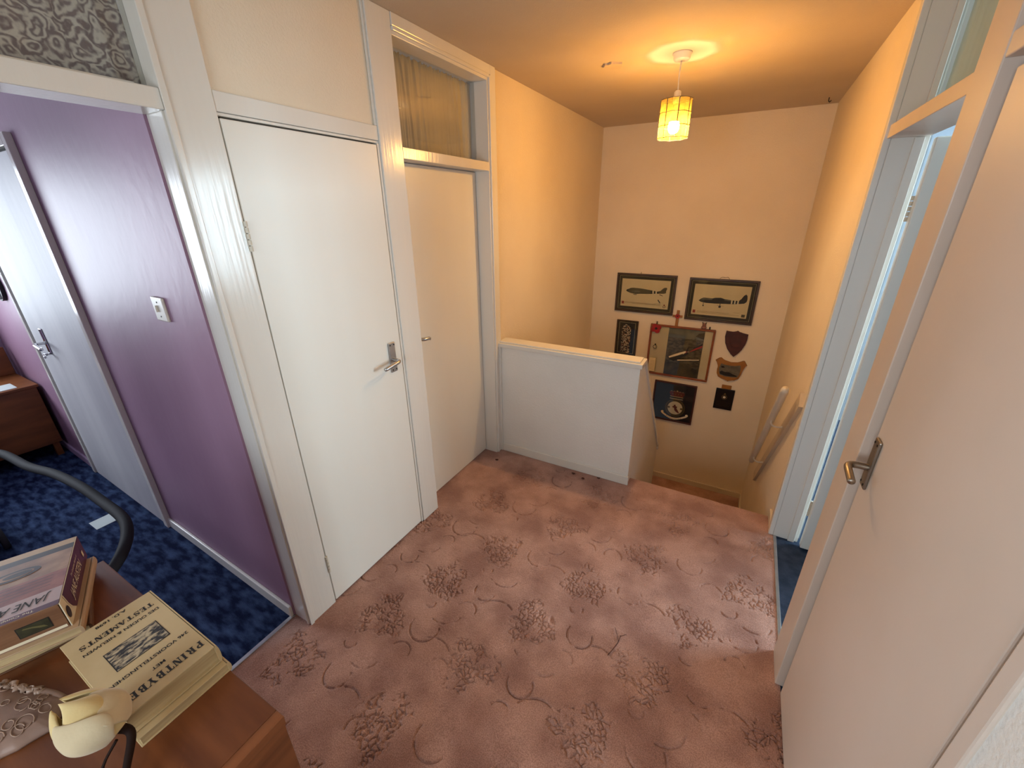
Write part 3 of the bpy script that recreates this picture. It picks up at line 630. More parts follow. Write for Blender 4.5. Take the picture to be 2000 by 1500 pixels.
for z in zs:
    tube(bm, [((RS+.0003)*cos(2*pi*k/32+.35), (RS+.0003)*sin(2*pi*k/32+.35), z+(.003*abs(sin(pi*k/4)) if z not in (zs[0],) else 0)) for k in range(32)], .0017, 8, closed=True)
for k in range(3): tube(bm, [(.017*cos(k*2.094), .017*sin(k*2.094), -.212), (RS*cos(k*2.094), RS*sin(k*2.094), -.206)], .0014, 6)
from_bm('wire_frame', bm, mat('dull_wire', (58, 48, 30), .6), shade)
ld = bpy.data.lights.new('pendant_bulb_light', 'POINT'); ld.energy = LAMP_W; ld.color = LAMP_C; ld.shadow_soft_size = .032
lo = bpy.data.objects.new('pendant_bulb_light', ld); COL.objects.link(lo); lo.location = (LX, LY, H-.345)

# ceiling patch and hook
bm = bmesh.new(); r_ = random.Random(4)
prism(bm, [((.052+r_.uniform(-.010, .008))*cos(t), (.052+r_.uniform(-.012, .008))*sin(t)) for t in np.linspace(0, 2*pi, 18)[:-1]], 'z', -.010, 0)
o = from_bm('ceiling_fitting', bm, CEIL); o.location = (.592, 2.02, H); tag(o, 'broken plaster disc left on the ceiling beside the pendant lamp', 'ceiling patch')
tag(tubeo('ceiling_hook', smoothpath([(1.744, 3.546, H), (1.744, 3.546, H-.02), (1.752, 3.546, H-.03), (1.76, 3.546, H-.02)], 5), .003, SCREW), 'tiny metal hook in the ceiling by the far right corner', 'hook')

# ------------------------------------------------------------------ pictures on the back wall
def framed(name, label, x0, x1, z0, z1, fwid, dep, fm, mats, polys, glass=True):
    t = thing(name, label, 'picture', ((x0+x1)/2, YB, z0)); w, h = x1-x0, z1-z0
    bm = bmesh.new(); g = .006
    for (a0, a1, b0, b1) in ((-w/2, w/2, h-fwid, h), (-w/2, w/2, 0, fwid), (-w/2, -w/2+fwid, fwid, h-fwid), (w/2-fwid, w/2, fwid, h-fwid)): abox(bm, a0, a1, -dep, -.002, b0, b1, .003)
    from_bm('frame', bm, fm, t)
    box('backing', -w/2+fwid, w/2-fwid, -.010, -.003, fwid, h-fwid, MATG, t)
    flat('print', polys, mats, t, lambda u, v, k: (-w/2+u*w, -.0102-k, v*h))
    if glass: box('glass', -w/2+fwid, w/2-fwid, -.0165, -.0150, fwid, h-fwid, GLASS, t)
    return t
def mpoly(p, u0, u1, v0, v1): return [(u0+(u1-u0)*a, v0+(v1-v0)*b) for a, b in p]
M1 = [MATG, LINEP, CREAMP, PLANEG, PLANED, WHITEP, REDP, INKB, GREYINK, PLANEL]
ix, iz = .056/.603, .056/.40
def common(polys):
    polys += [(1, rect(.045, .955, .068, .932)), (0, rect(.049, .951, .073, .927)), (2, rect(ix, 1-ix, iz, 1-iz))]
pol = []; common(pol)
# transport aircraft
body = [(.17, .55), (.19, .585), (.22, .60), (.25, .625), (.30, .635), (.45, .625), (.60, .60), (.70, .575), (.755, .60), (.79, .66), (.815, .685), (.85, .69), (.86, .66), (.845, .60), (.85, .555), (.82, .535), (.70, .525), (.60, .505), (.50, .495), (.42, .49), (.34, .475), (.26, .49), (.20, .52)]
pol += [(3, body), (4, [(.17, .55), (.19, .585), (.215, .575), (.2, .53)]), (9, [(.27, .52), (.40, .53), (.42, .55), (.38, .57), (.28, .56)]), (4, [(.30, .47), (.37, .47), (.36, .455), (.31, .455)])]
for k in range(5): pol.append((5 if k % 2 else 4, [(.60+.026*k, .515+.002*k), (.624+.026*k, .517+.002*k), (.618+.026*k, .597-.005*k), (.598+.026*k, .600-.005*k)]))
pol += [(4, [(.74, .50), (.80, .47), (.805, .48), (.75, .515)]), (4, [(.725, .36), (.735, .38), (.775, .30), (.765, .285)]), (7, rect(.17, .70, .245, .252)), (7, rect(.30, .78, .225, .230)), (8, rect(.68, .78, .262, .267)),
        (6, rect(.115, .155, .20, .27)), (8, circ(.845, .205, .022, 14, .033)), (2, circ(.845, .205, .013, 14, .019)), (6, circ(.845, .25, .012, 8, .016))]
t = framed('framed_print', 'dark framed side view of a striped twin engine aircraft, upper left', .25, .853, .711, 1.112, .020, .024, FRAMEW, M1, pol)
tubeo('hook', [(-.06, -.004, .40), (-.06, -.004, .418)], .003, BRASSD, t, 8)
pol = []; common(pol)
body = [(.18, .475), (.21, .52), (.25, .55), (.38, .545), (.42, .565), (.50, .575), (.56, .55), (.66, .535), (.76, .53), (.79, .58), (.82, .66), (.845, .69), (.865, .66), (.875, .58), (.87, .52), (.84, .48), (.70, .45), (.55, .44), (.42, .43), (.30, .43), (.22, .445)]
pol += [(4, body), (9, [(.19, .475), (.25, .54), (.38, .535), (.38, .51), (.24, .50)]), (9, [(.55, .54), (.66, .53), (.66, .51), (.56, .515)])]
for k in range(5): pol.append((5 if k % 2 == 0 else 4, [(.655+.022*k, .452+.002*k), (.675+.022*k, .454+.002*k), (.675+.022*k, .533), (.655+.022*k, .535)]))
pol += [(4, rect(.255, .262, .37, .44)), (4, circ(.259, .365, .012, 8, .018)), (4, rect(.50, .51, .37, .44)), (4, circ(.505, .365, .02, 10, .026)), (7, [(.46, .40), (.56, .385), (.56, .38), (.46, .395)]),
        (7, rect(.18, .66, .225, .230)), (7, rect(.18, .80, .195, .199)), (8, rect(.72, .80, .255, .259)), (6, rect(.115, .155, .18, .25)), (3, rect(.835, .885, .165, .23))]
t = framed('framed_print', 'dark framed side view of a dark glider with white tail stripes, upper right', .968, 1.573, .690, 1.105, .020, .024, FRAMEW, M1, pol)
tubeo('cord', smoothpath([(-.04, -.004, .415), (-.02, -.006, .432), (.01, -.006, .430), (.03, -.006, .434), (.045, -.004, .415)], 6), .002, BRASSD, t, 6)
# stained glass picture
pol = [(1, rect(.12, .88, .06, .94)), (0, rect(.14, .86, .07, .93))]
r_ = random.Random(2)
for i in range(9):
    for j in range(26):
        u = .27+.46*(i+.5)/9; v = .10+.80*(j+.5)/26; top = .90
        if v > .74 and ((u-.5)/.235)**2+((v-.74)/.15)**2 > 1: continue
        if r_.random() < .30: continue
        du, dv = .022, .013; pol.append((r_.choice((2, 2, 3, 4)), [(u-du*r_.uniform(.5, 1.1), v-dv*r_.uniform(.5, 1.2)), (u+du*r_.uniform(.5, 1.1), v-dv*r_.uniform(.4, 1.1)), (u+du*r_.uniform(.4, 1.1), v+dv*r_.uniform(.5, 1.1)), (u-du*r_.uniform(.4, 1.1), v+dv*r_.uniform(.5, 1.1))]))
framed('framed_window_print', 'narrow dark picture of an arched stained glass window behind the low wall', .288, .522, .215, .613, .012, .02, FRAMEW, [NAVY, LINEP, WHITEP, mat('pale_blue_print', (150, 150, 150), .7), mat('rose_print', (150, 110, 96), .7)], pol)
# big painting
r_ = random.Random(9)
pol = [(0, rect(.02, .98, .02, .98)), (1, rect(.30, .85, .035, .965)), (2, rect(.30, .85, .78, .965)), (3, rect(.30, .85, .035, .30)), (3, [(.72, .84), (.85, .80), (.85, .93), (.76, .90)])]
for k in range(90):
    u, v = r_.uniform(.31, .83), r_.uniform(.2, .80); l = r_.uniform(.012, .06); w_ = r_.uniform(.003, .008); s_ = r_.uniform(-.012, .02)
    u2 = min(u+l, .848); pol.append((r_.choice((2, 4, 4, 5)), [(u, v), (u2, v+s_), (u2, v+s_+w_), (u, v+w_)]))
pol += [(4, [(.36, .40), (.38, .36), (.44, .33), (.52, .385), (.62, .47), (.66, .52), (.63, .54), (.50, .47), (.40, .42)]),
        (6, [(.355, .41), (.37, .385), (.50, .455), (.62, .53), (.66, .55), (.60, .555), (.47, .485)]),
        (4, [(.61, .54), (.64, .54), (.645, .62), (.63, .625)]), (7, [(.66, .54), (.845, .66), (.845, .72), (.68, .57)]), (4, [(.70, .60), (.845, .70), (.845, .74)]),
        (6, [(.57, .485), (.585, .495), (.61, .54), (.60, .55)]), (7, [(.60, .50), (.612, .51), (.635, .55), (.622, .56)]), (6, [(.50, .35), (.83, .41), (.83, .425), (.50, .37)]), (4, [(.50, .34), (.80, .395), (.80, .405), (.50, .35)]),
        (4, circ(.115, .565, .034, 16, .038)), (6, circ(.115, .565, .022, 14, .024)), (4, circ(.118, .565, .009, 8, .014)), (4, circ(.118, .615, .014, 8, .016)),
        (0, rect(.05, .16, .06, .34)), (8, [(.05, .06), (.16, .06), (.16, .34), (.155, .34), (.155, .065), (.05, .065)])]
for k in range(7): pol.append((8, rect(.065, .145, .10+.03*k, .103+.03*k)))
big = framed('framed_painting', 'orange wood framed aerial battle painting with wide cream side mounts', .652, 1.282, .05, .607, .020, .026, FRAMEO, [CREAMP, SCENEP, SCENES, SCENED, PLANED, PLANEL, WHITEP, REDP, INKB], pol)
for xx in (.711-.967, 1.222-.967): tubeo('hanging_clip', [(xx, -.008, .555), (xx, -.008, .583)], .007, FRAMEW, big, 8)
# crest picture
pol = [(0, rect(.03, .97, .02, .98)), (7, rect(.06, .94, .02, .045))]
c = (.565, .36)
pol += [(1, circ(*c, .235, 32, .225)), (6, circ(*c, .222, 32, .212)), (1, circ(*c, .185, 32, .177)), (2, circ(*c, .178, 32, .170)), (1, rect(.37, .44, .335, .385)), (1, rect(.69, .76, .335, .385)),
        (3, [(.50, .40), (.53, .405), (.53, .44), (.57, .445), (.575, .41), (.61, .405), (.615, .375), (.60, .36), (.64, .31), (.68, .25), (.66, .235), (.63, .25), (.58, .28), (.56, .30), (.55, .34), (.54, .365), (.50, .365)])]
for k in range(5): pol.append((3, circ(.43+.0675*k, .74+.012*(2-abs(k-2)), .045, 14, .05)))
pol += [(3, rect(.415, .715, .66, .74)), (4, rect(.41, .72, .645, .662)), (2, rect(.41, .72, .592, .606)), (4, circ(.565, .80, .018, 8, .02))]
for k in range(4): pol.append((1, circ(.465+.0675*k, .72, .014, 8, .02)))
for k in range(5): pol.append((4, [(.395+.068*k, .775), (.43+.068*k, .80), (.465+.068*k, .775), (.43+.068*k, .79)]))
bt = [(.26+.61*k/16, .225-.115*sin(pi*k/16)) for k in range(17)]; bb = [(u, v-.048) for u, v in bt]
pol += [(2, circ(.275, .215, .034, 12, .034)), (2, circ(.865, .215, .034, 12, .034))] + [(2, [bt[k], bt[k+1], bb[k+1], bb[k]]) for k in range(16)]
for k in range(3, 13): pol.append((5, [(bb[k][0]+.008, bb[k][1]+.016), (bb[k][0]+.028, bb[k][1]+.016), (bb[k][0]+.028, bb[k][1]+.030), (bb[k][0]+.008, bb[k][1]+.030)]))
framed('framed_crest', 'dark framed squadron crest with a red crown and white scroll', .770, 1.204, -.478, -.016, .016, .024, MAHOG, [NAVY, mat('dull_gold_print', (112, 94, 50), .6), WHITEP, mat('dark_red_print', (104, 26, 26), .6), LINEP, INK, mat('bronze_print', (70, 60, 36), .6), MAHOG], pol)
# shields
def shield(name, label, outline, x0, z0, w, h, dep, m):
    t = thing(name, label, 'plaque', (x0, YB, z0))
    bm = bmesh.new(); prism(bm, [(u*w, v*h) for u, v in outline], 'y', -dep, -.001)
    es = [e for e in bm.edges if all(abs(v.co.y+dep) < 1e-6 for v in e.verts)]; bmesh.ops.bevel(bm, geom=es, offset=.006, segments=2, affect='EDGES')
    from_bm('board', bm, m, t); return t
o1 = [(.02, .96), (.20, .95), (.38, .94), (.52, 1.0), (.66, .94), (.84, .92), (1, .90), (1, .72), (.96, .52), (.86, .32), (.72, .14), (.55, 0), (.40, .10), (.20, .28), (.06, .50), (.0, .74)]
t = shield('shield_plaque', 'plain dark mahogany shield plaque', o1, 1.370, .358, .197, .266, .018, MAHOG)
bm = bmesh.new(); lathe(bm, [(.05, 0), (.049, .0015), (.044, .002)], 32); o = from_bm('boss', bm, MAHOG, t); o.matrix_local = basis((.10, -.018, .15), (1, 0, 0), (0, 0, 1), (0, -1, 0))
o2 = [(.0, .86), (.10, .97), (.17, 1.0), (.30, .88), (.50, .83), (.70, .86), (.85, .97), (.90, .97), (1, .80), (.92, .72), (.88, .58), (.87, .36), (.82, .20), (.70, .10), (.55, .09), (.50, .02), (.44, .09), (.30, .11), (.17, .18), (.11, .32), (.10, .50), (.12, .66), (.08, .78)]
t = shield('glider_plaque', 'honey wood shield plaque with a grey aircraft engraving', o2, 1.326, .086, .288, .251, .016, GOLDW)
flat('engraved_plate', [(0, [(.20, .76), (.35, .72), (.50, .71), (.65, .73), (.80, .78), (.83, .60), (.82, .42), (.78, .26), (.60, .23), (.40, .23), (.22, .28), (.17, .42), (.16, .58)]),
     (1, [(.20, .40), (.26, .46), (.30, .44), (.36, .42), (.50, .43), (.60, .38), (.76, .32), (.74, .28), (.55, .26), (.36, .27), (.22, .32)]), (1, [(.21, .66), (.30, .66), (.33, .60), (.24, .58)]),
     (2, rect(.44, .70, .62, .628)), (2, rect(.50, .74, .655, .662)), (2, rect(.52, .70, .68, .687)), (2, [(.40, .46), (.75, .40), (.75, .408), (.40, .47)])], [mat('grey_engraved_metal', (104, 98, 84), .4, (88, 84, 72), 20), INK, MATG], t, lambda u, v, k: (u*.288, -.0165-k, v*.251))
t = thing('badge_plaque', 'small black square plaque with a gold badge and hanging tab', 'plaque', (1.384, YB, -.222))
box('board', 0, .174, -.015, -.001, 0, .228, BLACKP, t, .003)
bm = bmesh.new(); abox(bm, .045, .135, -.008, -.001, .228, .272, .006); from_bm('tab', bm, GOLDW, t)
pz = [(1, circ(.088, .138, .026, 20)), (0, circ(.088, .138, .020, 20)), (2, circ(.088, .138, .013, 16)), (1, rect(.078, .098, .168, .174)), (1, circ(.088, .178, .007, 8)), (3, rect(.030, .146, .040, .085)), (0, rect(.033, .143, .043, .082))]
for k in range(4): pz.append((3, rect(.042, .134, .048+.008*k, .0495+.008*k)))
flat('badge', pz, [BLACKP, BRASSD, WHITEP, mat('dim_bronze', (60, 44, 30), .4)], t, lambda u, v, k: (u, -.0152-k, v))
# cross, poppy and figure on the painting's frame
t = thing('poppy_cross', 'small wooden cross with a red poppy standing on the painting', 'cross', (.905, YB-.012, .607))
box('upright', -.014, .014, -.004, .004, 0, .165, GOLDW, t, .001); box('arm', -.048, .048, -.0085, -.0042, .092, .116, GOLDW, t, .001)
def petals(parent, M, r, m=RED):
    bm = bmesh.new()
    for k in range(4):
        a = k*pi/2+.5
        prism(bm, [(r*.55*cos(a)+r*.55*cos(q), r*.55*sin(a)+r*.5*sin(q)) for q in np.linspace(0, 2*pi, 15)[:-1]], 'z', .0005*k, .0015+.0005*k)
    o = from_bm('petals', bm, m, parent); o.matrix_local = M
    bm = bmesh.new(); lathe(bm, [(r*.26, 0), (r*.24, .004), (r*.12, .006)], 14); o = from_bm('centre', bm, INK, parent); o.matrix_local = M @ Matrix.Translation((0, 0, .003))
petals(t, basis((0, -.009, .104), (1, 0, 0), (0, 0, 1), (0, -1, 0)), .024)
t = thing('paper_poppy', 'red paper poppy tucked into the painting frame corner', 'poppy', (.712, YB-.0285, .562)); petals(t, basis((0, 0, 0), (1, 0, 0), (0, 0, 1), (0, -1, 0)), .05)
t = thing('pig_figurine', 'tiny pink figurine with dark ears sitting on the painting frame', 'figurine', (1.166, YB-.014, .607))
PINK = mat('dull_pink', (150, 104, 92), .5, (110, 70, 62), 90)
bm = bmesh.new(); lathe(bm, [(.012, 0), (.024, .006), (.026, .018), (.016, .032), (.006, .036)], 16); from_bm('body', bm, PINK, t, True)
bm = bmesh.new(); lathe(bm, [(.005, .030), (.017, .036), (.019, .046), (.012, .057), (.004, .060)], 16); from_bm('head', bm, PINK, t, True)
for s_ in (-1, 1): tubeo('ear', [(s_*.012, 0, .054), (s_*.020, 0, .070)], [.006, .002], INK, t, 8)

# ------------------------------------------------------------------ cabinet in the foreground
ZT = .90
cb = thing('wooden_cabinet', 'teak veneered cabinet in the lower left corner carrying books', 'cabinet', (.50, -.72, 0))
x0, x1, y0, y1 = .128-.50, .865-.50, -.93+.72, -.498+.72
box('top', x0, x1-.020, y0, y1, ZT-.022, ZT, WOOD, cb, .0015)
box('top_lipping', x1-.020, x1, y0, y1, ZT-.022, ZT, WOODE, cb, .0015)
box('side_panel', x1-.022, x1-.002, y0, y1-.002, 0, ZT-.022, WOODE, cb, .001)
box('side_panel', x0+.002, x0+.022, y0, y1-.002, 0, ZT-.022, WOODE, cb, .001)
box('back_panel', x0+.022, x1-.022, y1-.012, y1-.004, .02, ZT-.022, WOOD, cb)
for z in (.07, .46): box('shelf', x0+.022, x1-.022, y0+.01, y1-.012, z, z+.02, WOOD, cb)
box('plinth', x0+.022, x1-.022, y0+.03, y0+.045, 0, .07, WOOD, cb)

def book(name, label, M, w, h, t, cm, board=.003, spine=True, pm=PAGES, over=.003):
    """local: x from spine to fore edge (0..w), y up the cover (0..h), z thickness"""
    b = thing(name, label, 'book'); b.matrix_world = M
    box('back_cover', 0, w, 0, h, 0, board, cm, b, .0008); fc = box('front_cover', 0, w, 0, h, t-board, t, cm, b, .0008)
    box('pages', .002, w-over, over, h-over, board, t-board, pm, b)
    if spine:
        bm = bmesh.new(); prism(bm, [(-.0015, .0), (.0018, .0), (.0018, t), (-.0015, t), (-.0035, t*.75), (-.004, t*.5), (-.0035, t*.25)], 'y', 0, h); from_bm('spine', bm, cm, b)
    return b, fc
# cream pair of books on the right: up = +X, reading direction = -Y
Mb = basis((.433, -.502, ZT+.022), (0, -1, 0), (1, 0, 0), (0, 0, 1))
book('book', 'thin cream book lying under the upside down cream book', basis((.446, -.499, ZT), (0, -1, .0), (1, .01, 0), (0, 0, 1)), .142, .256, .021, COVER, .002)
b, fc = book('book', 'cream old book with black title and engraving facing the camera upside down', Mb, .142, .256, .043, COVER, .003, over=.006)
def onb(wx, wy): return (-.502-wy, wx-.433)          # world x,y to book local x,y
ZC = .0434
def slab(name, txt, wid, hgt, m, parent, M):
    # slab serif capitals as flat polygons
    def stem(x, w=.26, s=.10): return [rect(x, x+w, 0, 1), rect(x-s, x+w+s, 0, .10), rect(x-s, x+w+s, .90, 1)]
    def bowl(x, z0, z1, rx, t=.22, n=9):
        c = (z0+z1)/2; h = (z1-z0)/2
        A = [(x+rx*sin(pi*k/n), c+h*cos(pi*k/n)) for k in range(n+1)]; B = [(x+(rx-t)*sin(pi*k/n), c+(h-.10)*cos(pi*k/n)) for k in range(n+1)]
        return [[A[k], A[k+1], B[k+1], B[k]] for k in range(n)]
    G = {'I': stem(.22), 'L': stem(.12)+[rect(.1, .80, 0, .12), rect(.70, .80, 0, .34)],
         'E': stem(.12)+[rect(.1, .80, 0, .12), rect(.70, .80, 0, .32), rect(.1, .78, .88, 1), rect(.68, .78, .70, 1), rect(.3, .56, .45, .56), rect(.52, .60, .36, .65)],
         'T': stem(.32)+[rect(.02, .88, .88, 1), rect(.02, .11, .66, 1), rect(.79, .88, .66, 1)],
         'P': stem(.12)+[rect(.30, .45, .90, 1), rect(.30, .45, .42, .52)]+bowl(.42, .42, 1, .42),
         'R': stem(.12)+[rect(.30, .45, .90, 1), rect(.30, .45, .45, .55)]+bowl(.42, .45, 1, .38)+[[(.44, .47), (.68, .47), (.88, .08), (.62, .08)], rect(.62, .95, 0, .10)],
         'B': stem(.12)+[rect(.30, .45, .90, 1), rect(.30, .45, .46, .56), rect(.30, .45, 0, .10)]+bowl(.42, .48, 1, .36)+bowl(.42, 0, .56, .42),
         'N': [rect(.12, .22, 0, 1), rect(.0, .34, 0, .10), rect(.0, .22, .90, 1), rect(.74, .84, 0, 1), rect(.62, .96, .90, 1), [(.12, 1), (.40, 1), (.84, 0), (.58, 0)]],
         'Y': [rect(.32, .58, 0, .48), rect(.20, .70, 0, .10), [(.02, .94), (.30, .94), (.58, .44), (.32, .44)], [(.78, .94), (.88, .94), (.58, .44), (.46, .44)], rect(-.04, .38, .90, 1), rect(.66, .98, .90, 1)],
         'A': [[(.40, 1), (.56, 1), (.92, .05), (.62, .05)], [(.40, 1), (.48, .90), (.18, .05), (.08, .05)], rect(.22, .70, .28, .38), rect(-.04, .30, 0, .10), rect(.54, 1.0, 0, .10)],
         'M': [rect(.08, .18, 0, 1), rect(-.04, .30, 0, .10), rect(.80, 1.06, 0, 1), rect(.72, 1.16, 0, .10), [(.08, 1), (.34, 1), (.62, .2), (.50, .2)], [(.50, .2), (.60, .2), (.90, 1), (.80, 1)], rect(-.04, .2, .90, 1), rect(.84, 1.16, .90, 1)]}
    sp = []
    P = [(.72, .80), (.58, .93), (.40, .95), (.22, .88), (.18, .74), (.30, .60), (.52, .50), (.70, .38), (.74, .24), (.62, .10), (.42, .05), (.22, .09), (.10, .22)]
    for (ax_, ay), (bx, by) in zip(P, P[1:]):
        d = Vector((bx-ax_, by-ay)).normalized(); w_ = .055 + .075*(abs(d.x*d.y*2) if d.y < 0 and d.x > 0 else 0); nx_, ny_ = -d.y*w_, d.x*w_
        sp.append([(ax_+nx_-d.x*.03, ay+ny_-d.y*.03), (bx+nx_+d.x*.03, by+ny_+d.y*.03), (bx-nx_+d.x*.03, by-ny_+d.y*.03), (ax_-nx_-d.x*.03, ay-ny_-d.y*.03)])
    G['S'] = sp + [rect(.66, .78, .68, 1), rect(.06, .16, 0, .32)]
    W_ = {'I': .72, 'M': 1.22, 'L': .90, 'E': .92}; adv = [W_.get(c_, 1.02) for c_ in txt]; tot = sum(adv); pol = []; x = 0
    for c_, a_ in zip(txt, adv):
        pol += [(0, [((x+.06+u_)/tot*wid-wid/2, (v_-.5)*hgt) for u_, v_ in pg]) for pg in G[c_]]; x += a_
    return flat(name, pol, [m], parent, lambda u_, v_, k_: M @ Vector((u_, v_, k_*.004)))
def btext(s, wx, wy0, wy1, size, bold=0): 
    c = onb(wx, (wy0+wy1)/2); text('lettering', s, size, INK, fc, Matrix.Translation((c[0], c[1], ZC)), abs(wy1-wy0), bold)
slab('lettering', 'PRINTBYBEL', .124, .0165, INK, fc, Matrix.Translation((*onb(.6600, -.571), ZC)))
btext('MET', .636, -.560, -.580, .010, .0002)
btext('246 VOORSTELLINGHEN', .610, -.512, -.632, .0105, .0002)
btext('DES OUDEN & NIEUWEN', .497, -.513, -.630, .0105, .0002)
slab('lettering', 'TESTAMENTS', .117, .0130, INK, fc, Matrix.Translation((*onb(.4755, -.5715), ZC)))
btext('A.D. 1698', .4445, -.548, -.596, .0105, .0002)
flat('engraving', [(0, rect(.028, .110, .094, .154)), (1, rect(.0295, .1085, .0955, .1525))], [INK, ENGR], fc, lambda u, v, k: (u, v, .0432+k))
# dark marks on the lower book's edge
# stack on the left
ud = Vector((.924, -.383, 0)).normalized(); rd = Vector((ud.y, -ud.x, 0))
far = Vector((.146, -.523, 0)); 
def MB(off_r, off_u, z, rot=0):
    m = basis(far + rd*off_r + ud*off_u + Vector((0, 0, z)), rd, ud, (0, 0, 1)); return m @ Matrix.Rotation(rot, 4, 'Z')
book('book', 'brown book at the bottom of the left stack', MB(.004, .0, ZT, .10), .165, .225, .022, COVERB, .003)
book('book', 'cream worn book sticking out below the plum novel', MB(-.013, .012, ZT+.022, 0), .165, .235, .022, JACREAM, .003)
TJ = .062
b, fc = book('novel', 'thick paperback with a plum spine lettered in white on the left stack', MB(0, 0, ZT+.044), .165, .236, TJ, JATAN, .0015, spine=False, pm=JAEND, over=.001)
sp = box('spine', -.002, .0, 0, .236, 0, TJ, WHITEP, b, .0006)
flat('spine_print', [(0, [(.0, 0), (.178, 0), (.195, .016), (.205, .034), (.212, TJ), (.0, TJ)]), (1, [(.196, .016), (.199, .016), (.209, .036), (.216, TJ), (.212, TJ), (.205, .034)]), (2, circ(.222, .026, .010, 16, .014)), (1, rect(.018, .028, .018, .032))], [SPINEP, WHITEP, JADARK], sp, lambda u, v, k: (-.0022-k, u, v))
text('lettering', 'JANE AUSTEN', .030, WHITEP, sp, basis((-.0036, .118, .028), (0, -1, 0), (0, 0, 1), (-1, 0, 0)), .115, 0, .15)
text('lettering', 'The Complete Novels of', .009, WHITEP, sp, basis((-.0036, .10, .050), (0, -1, 0), (0, 0, 1), (-1, 0, 0)), .075, 0, .1)
cl = [(0, rect(0, .165, 0, .022)), (1, rect(0, .165, .022, .042)), (2, rect(0, .165, .042, .118)), (3, rect(0, .165, .118, .178)), (4, rect(0, .165, .178, .222)), (5, rect(0, .165, .222, .236)), (1, circ(.085, .082, .040, 24, .017)), (6, circ(.085, .082, .030, 20, .011)), (1, circ(.080, .082, .022, 18, .008))]
for k in range(4): cl.append((1, rect(.02, .15, .128+.011*k, .1292+.011*k)))
flat('cover_print', cl, [JACREAM, JADARK, JATAN, JAPINK, JALILAC, SPINEP, JATAN], fc, lambda u, v, k: (u, v, TJ+k*.6))
text('lettering', 'JANE AUSTEN', .030, INK, fc, Matrix.Translation((.084, .200, TJ+.0016)), .135, 0, .2)
text('lettering', 'The Complete Novels of', .008, WHITEP, fc, Matrix.Translation((.084, .229, TJ+.0016)), .10)
flat('sticker', [(1, rect(.020, .066, .016, .042)), (0, rect(.0215, .0645, .0175, .0405)), (2, [(.026, .022), (.036, .025), (.046, .031), (.058, .034), (.056, .037), (.044, .034), (.03, .028)])], [STICK, INK, mat('olive_light', (96, 88, 50), .6)], b, lambda u, v, k: (u, .2352+k, v))
flat('end_band', [(0, rect(.004, .16, .0025, .009))], [WHITEP], b, lambda u, v, k: (u, .2352+k, v))

# satin sachet
sc = thing('satin_sachet', 'dusty pink satin sachet with corded loops and lace on the cabinet', 'sachet', (.52, -.72, ZT+.001))
def outline(t):
    pass
pts = [(-.165, .004), (-.133, .013), (-.095, .023), (-.069, .040), (-.039, .049), (-.019, .053), (-.005, .040), (.014, .025), (.017, .017), (.011, -.003), (.008, -.020), (.0, -.035), (-.012, -.070), (-.125, -.077), (-.165, -.03)]
poly = [Vector((x, y, 0)) for x, y in pts]
def inside(x, y):
    c = False; j = len(pts)-1
    for i in range(len(pts)):
        (xi, yi), (xj, yj) = pts[i], pts[j]
        if (yi > y) != (yj > y) and x < (xj-xi)*(y-yi)/(yj-yi)+xi: c = not c
        j = i
    return c
bm = bmesh.new(); ctr = Vector((-.06, -.012)); rings = []
dense = []
for i in range(len(pts)):
    a, b_ = Vector(pts[i]), Vector(pts[(i+1) % len(pts)])
    for k in range(6): dense.append(a.lerp(b_, k/6))
for s_, z in ((1, 0), (1.0, .004), (.97, .008), (.9, .012), (.75, .018), (.5, .023), (.2, .025)):
    rings.append([bm.verts.new((ctr.x+(p.x-ctr.x)*s_, ctr.y+(p.y-ctr.y)*s_, z )) for k, p in enumerate(dense)])
for A, B in zip(rings, rings[1:]):
    for k in range(len(dense)): bm.faces.new((A[k], A[(k+1) % len(dense)], B[(k+1) % len(dense)], B[k]))
bm.faces.new(rings[-1]); bm.faces.new(rings[0][::-1]); from_bm('body', bm, SATIN, sc, True)
def sz(x, y):
    best = 1
    for k in range(60):
        s_ = 1-k/60
        if not inside(ctr.x+(x-ctr.x)/max(s_, .02), ctr.y+(y-ctr.y)/max(s_, .02)): return float(np.interp(s_, [.2, .5, .75, .9, .97, 1], [.025, .023, .018, .012, .008, .004]))
    return .025
r_ = random.Random(5); bm = bmesh.new()
for k in range(26):
    cx, cy, r0 = r_.uniform(-.13, -.01), r_.uniform(-.055, .03), r_.uniform(.007, .015); a0 = r_.uniform(0, 6)
    P = []
    for j in range(22):
        a = a0+j*.30; x, y = cx+r0*cos(a)*(1-.01*j), cy+r0*.8*sin(a)*(1-.01*j)
        if inside(x*1.05, y*1.05): P.append((x, y, sz(x, y)+.0012))
    if len(P) > 4: tube(bm, P, .0008, 6)
from_bm('corded_loops', bm, SATINC, sc, True)
bm = bmesh.new(); P = []
for k in range(60): t_ = k/59; P.append((-.150+.085*t_+.004*sin(k*2.3), .000+.032*t_+.005*sin(k*1.7), .016+.005*sin(k*2.9)))
tube(bm, P, [.0045+.0025*sin(k*1.3) for k in range(60)], 8); from_bm('lace_ruffle', bm, SATINC, sc, True)
bm = bmesh.new(); tube(bm, smoothpath([(-.066, .033, .014), (-.045, .041, .012), (-.026, .046, .008)], 6), [.006]*13, 10); from_bm('ribbon_roll', bm, SATIN, sc, True)

